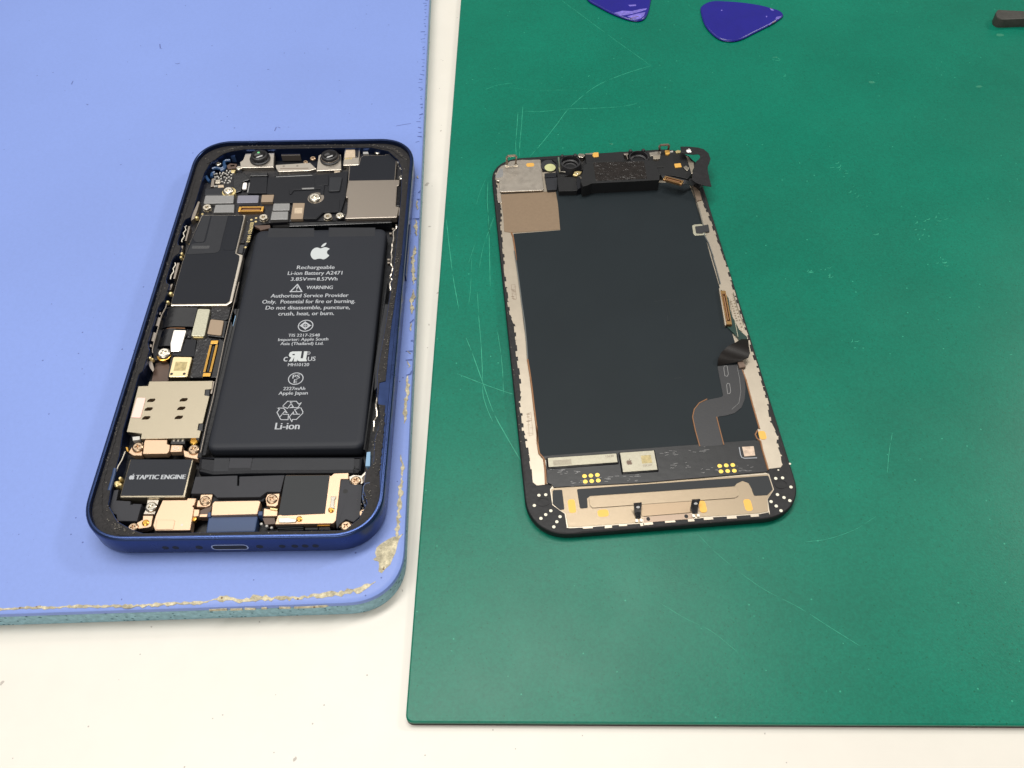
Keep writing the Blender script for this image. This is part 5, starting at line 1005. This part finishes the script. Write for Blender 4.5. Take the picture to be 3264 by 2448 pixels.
for (cx, cy), R_, zt, fl in (([(-7.31,56.85)][0], 3.1, 5.4, 1), ([(13.45,57.73)][0], 3.0, 5.0, 0)):
    lr = B().lathe(cx, cy, [(R_ + .3, 2.4), (R_ + .3, zt - 1.6), (R_, zt - 1.2), (R_, zt - .15), (R_ - .12, zt), (R_ - .32, zt), (R_ - .42, zt - .2), (R_ - .5, zt - 1.2), (R_ - 1.0, zt - 1.4), (R_ - 1.05, zt - 2.0), (R_ - 1.5, zt - 2.1), (R_ - 1.55, zt - 2.6)], 36).build('camera_ring', 'lens_matte', ds, smooth=True)
    B().plate(oval(cx, cy, R_ - .25, R_ - .25, 36), [oval(cx, cy, R_ - .36, R_ - .36, 36)], zt - .2, zt + .015).build('ring_lip', 'flex_dark', lr)
    B().lathe(cx, cy, [(R_ - 1.5, zt - 2.6), (.6, zt - 2.3), (.1, zt - 2.2)], 24).build('inner_lens', 'lens_black', lr, smooth=True)
    for dx in (-2.15, 1.75): B().lathe(cx + dx, cy + 2.6, [(.6, 2.4), (.6, zt + .3), (.4, zt + .55), (.2, zt + .6)], 14).build('ring_lug', 'lens_matte', lr, smooth=True)
b_ = B(); a = [[(-10.35,61.09),(-10.63,54.45),(-7.78,54.13)]]
b_.tube([(x, y, 3.8) for x, y in a[0]], .3, 6); b_.build('ring_bracket', 'screw_silver', ds)
P('ground_tab', 'pale_gold', ds, [(-7.26,51.53),(-6.53,52.94),(-5.59,53.11),(-4.33,52.73),(-4.91,51.76),(-6.06,50.95)], 4.4, 4.95, .12, .2)
q = [(-5.83,51.83)][0]; B().lathe(q[0], q[1], [(.35, 4.8), (.3, 5.1), (.1, 5.15)], 10).build('stud', 'screw_silver', ds)
for pts, m_, z_ in (([(-4.62,60.75),(-4.02,61.35),(-2.69,61.04),(-2.44,60.27),(-3.25,59.34),(-4.39,59.8)], 'standoff_metal', 4.7), ([(-2.29,61.3),(0.06,61.48),(0.06,60.89),(-2.17,60.89)], 'grey_nickel', 4.55), ([(-0.01,61.11),(0.46,61.38),(1.76,61.34),(1.55,59.31),(0.12,59.18),(-0.23,59.85)], 'orange_pad', 4.7), ([(9.19,60.21),(10.72,60.41),(10.65,59.67),(10.18,59.18),(10.22,57.46),(9.95,57.41),(9.91,59.34),(9.21,59.59)], 'grey_nickel', 4.6),
                    ([(17.03,60),(19.64,60.29),(20.66,60.19),(20.36,59.28),(19.62,56.84),(17.71,56.97),(17.76,58.47),(16.98,58.41)], 'nickel', 4.5), ([(17.74,58.1),(19.84,58.04),(19.32,56.37),(17.63,56.48)], 'strip_steel', 4.85), ([(21.78,60.31),(23.23,60.36),(23,58.78),(22.38,58.39),(21.72,58.56)], 'orange_pad', 4.7), ([(23.31,60.17),(24.28,60.26),(24.24,59.6),(23.23,59.48)], 'component', 4.5), ([(17.94,53.65),(20.4,53.57),(20.3,53.06),(17.81,53.09)], 'dark_hole', 4.35),
                    ([(23.49,54.2),(25.46,54.33),(25.46,52.56),(23.46,52.44)], 'orange_pad', 4.5), ([(24.9,59.79),(25.69,60.25),(26.57,59.9),(26.31,58.99),(25.09,58.97)], 'pale_gold', 4.6), ([(25.95,52.33),(26.85,53.02),(27.46,51.8),(26.79,50.58),(26.19,51.4)], 'standoff_metal', 4.6)):
    P('contact_pad' if 'pad' in m_ else 'metal_tab', m_, ds, pts, 3.2, z_, .06, .12)
# the dark sensor cable folded over the corner
P('corner_cover', 'module_black', ds, [(16.56,61.38),(20,61.24),(26.48,59.76),(27.52,58.86),(27.89,57.23),(27.86,49.43),(26.25,47.3),(25.36,47.89),(22.56,49.17),(18.67,50.05),(17.47,49.02),(14.42,48.92)], 2.3, 4.2, .12, .3)
fo = [(26.18,59.67),(28.7,59.4),(31.32,58.73),(32.85,57.83),(33.9,55.88),(33.97,53.26),(33.16,51.26),(32.38,49.79),(32,47.79),(31.78,44.78),(31.67,41.02),(30.39,41.38),(29.27,41.98),(27.73,42.92),(26.56,44.52),(27.17,46.72),(28.46,50.16),(29.53,52.51),(30.35,53.21),(31.06,54.19),(31.19,55.22),(30.7,55.71),(29.32,55.66),(27.68,56),(25.85,56.7)]
sc_ = B().prism(rnd(fo, .3), 6.15, 6.32, .04, cap0=True).build('sensor_cable', 'frame_black', ds)
em = B(); a = [(27.55,56.64),(29.03,56.81),(27.92,58.51)]; fruit(em, a[0][0], a[0][1], a[1][0], a[2][1], 6.345); em.build('fruit_logo', 'white_plastic', sc_)
P('sensor_cable', 'module_black', ds, [(27.59,59.11),(28.85,58.45),(29.78,56.25),(30.36,55.27),(29.44,52.88),(29.08,54.47),(28.06,57.94)], 2.4, 3.6, .1)
P('bent_plate', 'strip_steel', ds, [(27.96,58.27),(28.38,58.29),(29.07,55.89),(29.67,55.31),(29.42,52.98),(28.48,51.26),(28.64,49.96),(27.93,50.23)], 2.4, 3.72, .06)
P('cable_base', 'frame_black', ds, [(23.08,51.07),(26.75,48.93),(28.78,47.22),(30.67,45.77),(29.27,43.9),(26.27,48.21),(23.08,49.28)], 2.3, 3.6, .1)
a = [(18.77,46.09),(23.67,43.43)]; cn = connector('board_connector', ds, a[0], a[1], 1.7, 5.8, 6.4, 'pin_gold', 20, 'copper_edge')
tb = B(); te = [(19.36,45.21),(23.07,43.27)]
for k in range(16):
    s_ = k / 15; x = te[0][0] + (te[1][0] - te[0][0]) * s_; y = te[0][1] + (te[1][1] - te[0][1]) * s_
    tb.box(x - .1, y - .3, 5.3, x + .1, y + .3, 5.8)
tb.build('solder_teeth', 'screw_silver', cn, kind='stuff')
B().prism([(18.27,47.91),(19.43,47.87),(25.26,45.11),(24.27,43.46),(23.24,43.3),(18.71,45.73)], 5.55, 5.72, cap0=True).build('connector_base', 'flex_dark', ds)
B().ribbon([(*q, z) for q, z in zip([(25.1,45.12)] + [(26.94,46)] + [(28.44,46.03)], (5.7, 4.6, 3.6))], [(*q, z) for q, z in zip([(24.28,43.5)] + [(25.99,44.59)] + [(27.18,44.77)], (5.7, 4.6, 3.6))], .15).build('connector_base', 'flex_dark', ds)
P('brown_plate', 'brown_steel', ds, [(26.42,48.76),(29.12,47.03),(29.03,44.27),(29.27,43.25),(29.14,39.81),(27.22,39.38),(27.54,45.92),(27.1,47.09)], 2.2, 2.7, .05)  # nickel plate in the darker brown-grey
B().tube([(x, y, 2.9) for x, y in [(25.2,47.47),(26.45,47.35),(27.11,46.86),(27.3,45.71),(27.33,41.72),(27.37,37.07),(27.16,29.73)]], .16, 6).build('plate_rim', 'screw_silver', ds)
P('clip_rim', 'foil_green', ds, [(24.17,29.39),(24.84,29.8),(27.12,29.82),(27.27,25.87),(27.65,25.38),(24.19,25.33),(23.85,26.19)], 2.3, 2.62, .04, .4)
P('clip', 'flex_dark', ds, [(24.89,28.89),(26.77,28.99),(28.79,29.36),(28.54,26.51),(26.69,26.31),(26.47,25.88),(24.65,26.14)], 2.3, 2.78, .06, .3)
# connector on the side with its green flex and the rolled cable
P('green_flex', 'green_flex', ds, [(26.79,4.25),(27.7,2.66),(28.14,0.98),(27.69,-2.74),(27.63,-5.64),(27.95,-6.84),(28.24,-9.84),(29.86,-12.54),(29.44,-15.21),(27.89,-15.07),(27.5,-12.58),(25.41,-8.43)], 2.4, 2.8)
P('stiffener', 'strip_steel', ds, [(26.18,4.29),(26.56,4.29),(25.35,-8.43),(25.02,-8.78),(24.91,-8.39)], 2.5, 3.4, .06)
a = [(26.99,3.1),(26.04,-8.64)]; connector('board_connector', ds, a[0], a[1], 1.35, 2.8, 3.5, 'pin_gold', 26, 'copper_edge')
P('stiffener', 'pale_gold', ds, [(27.59,2.02),(27.73,1.94),(26.85,-8.07),(26.63,-8.18)], 2.5, 3.2)
sp_ = P('spotted_plate', 'strip_steel', ds, [(28.55,0.86),(29.65,1.03),(29.64,-2.74),(29.94,-8.67),(29.2,-10.34),(28.51,-9.7),(28.05,-6.55),(27.76,-5.21)], 2.3, 2.6, .05, .2)
P0 = [(28.61,-0.11),(28.6,-6.74)]; P1 = [(29.39,0.36),(29.31,-9.01)]
for (q0, q1) in (P0, P1):
    for k in range(9):
        t_ = k / 8; B().lathe(q0[0] * (1 - t_) + q1[0] * t_, q0[1] * (1 - t_) + q1[1] * t_, [(.3, 2.5), (.26, 2.61)], 10).build('weld_spot', 'speck_dark', sp_)
B().tube([(x, y, 2.6) for x, y in [(29.92,3.05),(29.83,-0.61),(29.87,-4.74),(30.03,-8.29)]], .14, 6).build('plate_rim', 'screw_silver', ds)
B().tube([(x, y, 2.85) for x, y in [(28.01,-6.76),(27.76,-9.33),(27.54,-12.37)]], .1, 6).build('flex_edge', 'foil_green', ds)
zr = (2.7, 3.6, 4.6, 5.0, 4.6, 3.4)
ra = [(*q, z) for q, z in zip([(20.38,-21.1)] + [(20.57,-19.79)] + [(21.51,-18.42)] + [(23.56,-16.87)] + [(25.9,-15.5)] + [(28.04,-13.63)], zr)]
rb = [(*q, z) for q, z in zip([(25.62,-20.34)] + [(26.33,-20.72)] + [(27.92,-20.64)] + [(28.48,-19.58)] + [(28.91,-16.81)] + [(29.75,-13.78)], zr)]
B().ribbon(ra, rb, .18).build('rolled_cable', 'brown_flex', ds, smooth=True)
P('cable_clip', 'dull_brown', ds, [(25.45,-20.65),(26.89,-20.04),(27.16,-22.3),(25.49,-22.56)], 2.4, 3.2, .15)
fx = P('curved_flex', 'flex_dark', ds, rnd([(20.32,-20.82),(26.53,-21.1),(26.42,-24),(25.62,-28.69),(24.71,-31.72),(23.36,-34.09),(21.3,-35.61),(19,-36.15),(16.87,-36.26),(16.76,-39.3),(16.75,-44.38),(11.03,-44.41),(10.95,-39.52),(11.02,-35.82),(11.74,-33.81),(13.35,-32.05),(15.41,-31.2),(19.71,-30.5),(19.94,-26.61)], .8, 3), 2.4, 2.62, .02)
for pts in ([(15.63,-30.91),(13.54,-31.88),(11.93,-33.64),(11.08,-35.82),(10.95,-39.52),(11.07,-44.24)], [(16.79,-36.33),(16.76,-39.3),(16.74,-44.31)]): B().tube([(x, y, 2.58) for x, y in pts], .16, 6).build('flex_edge', 'copper_edge', ds)
for pts in ([(22.04,-21.2),(22.74,-21.26),(22.47,-23.87),(22,-24.51),(21.5,-24.3),(21.74,-21.98)], [(21.28,-27.14),(21.66,-26.58),(22.11,-26.82),(21.84,-29.15),(21.43,-29.82),(20.95,-29.7)]): B().outline(pts, .1, 2.632).build('pressed_outline', 'foil_grey', fx)
tr = B().strip([(25.16,-21.68),(24.91,-25.48),(24.31,-29.37),(23.05,-32.74),(20.93,-34.46)], .06, 2.63)
tr.build('trace', 'foil_grey', fx, kind='stuff')
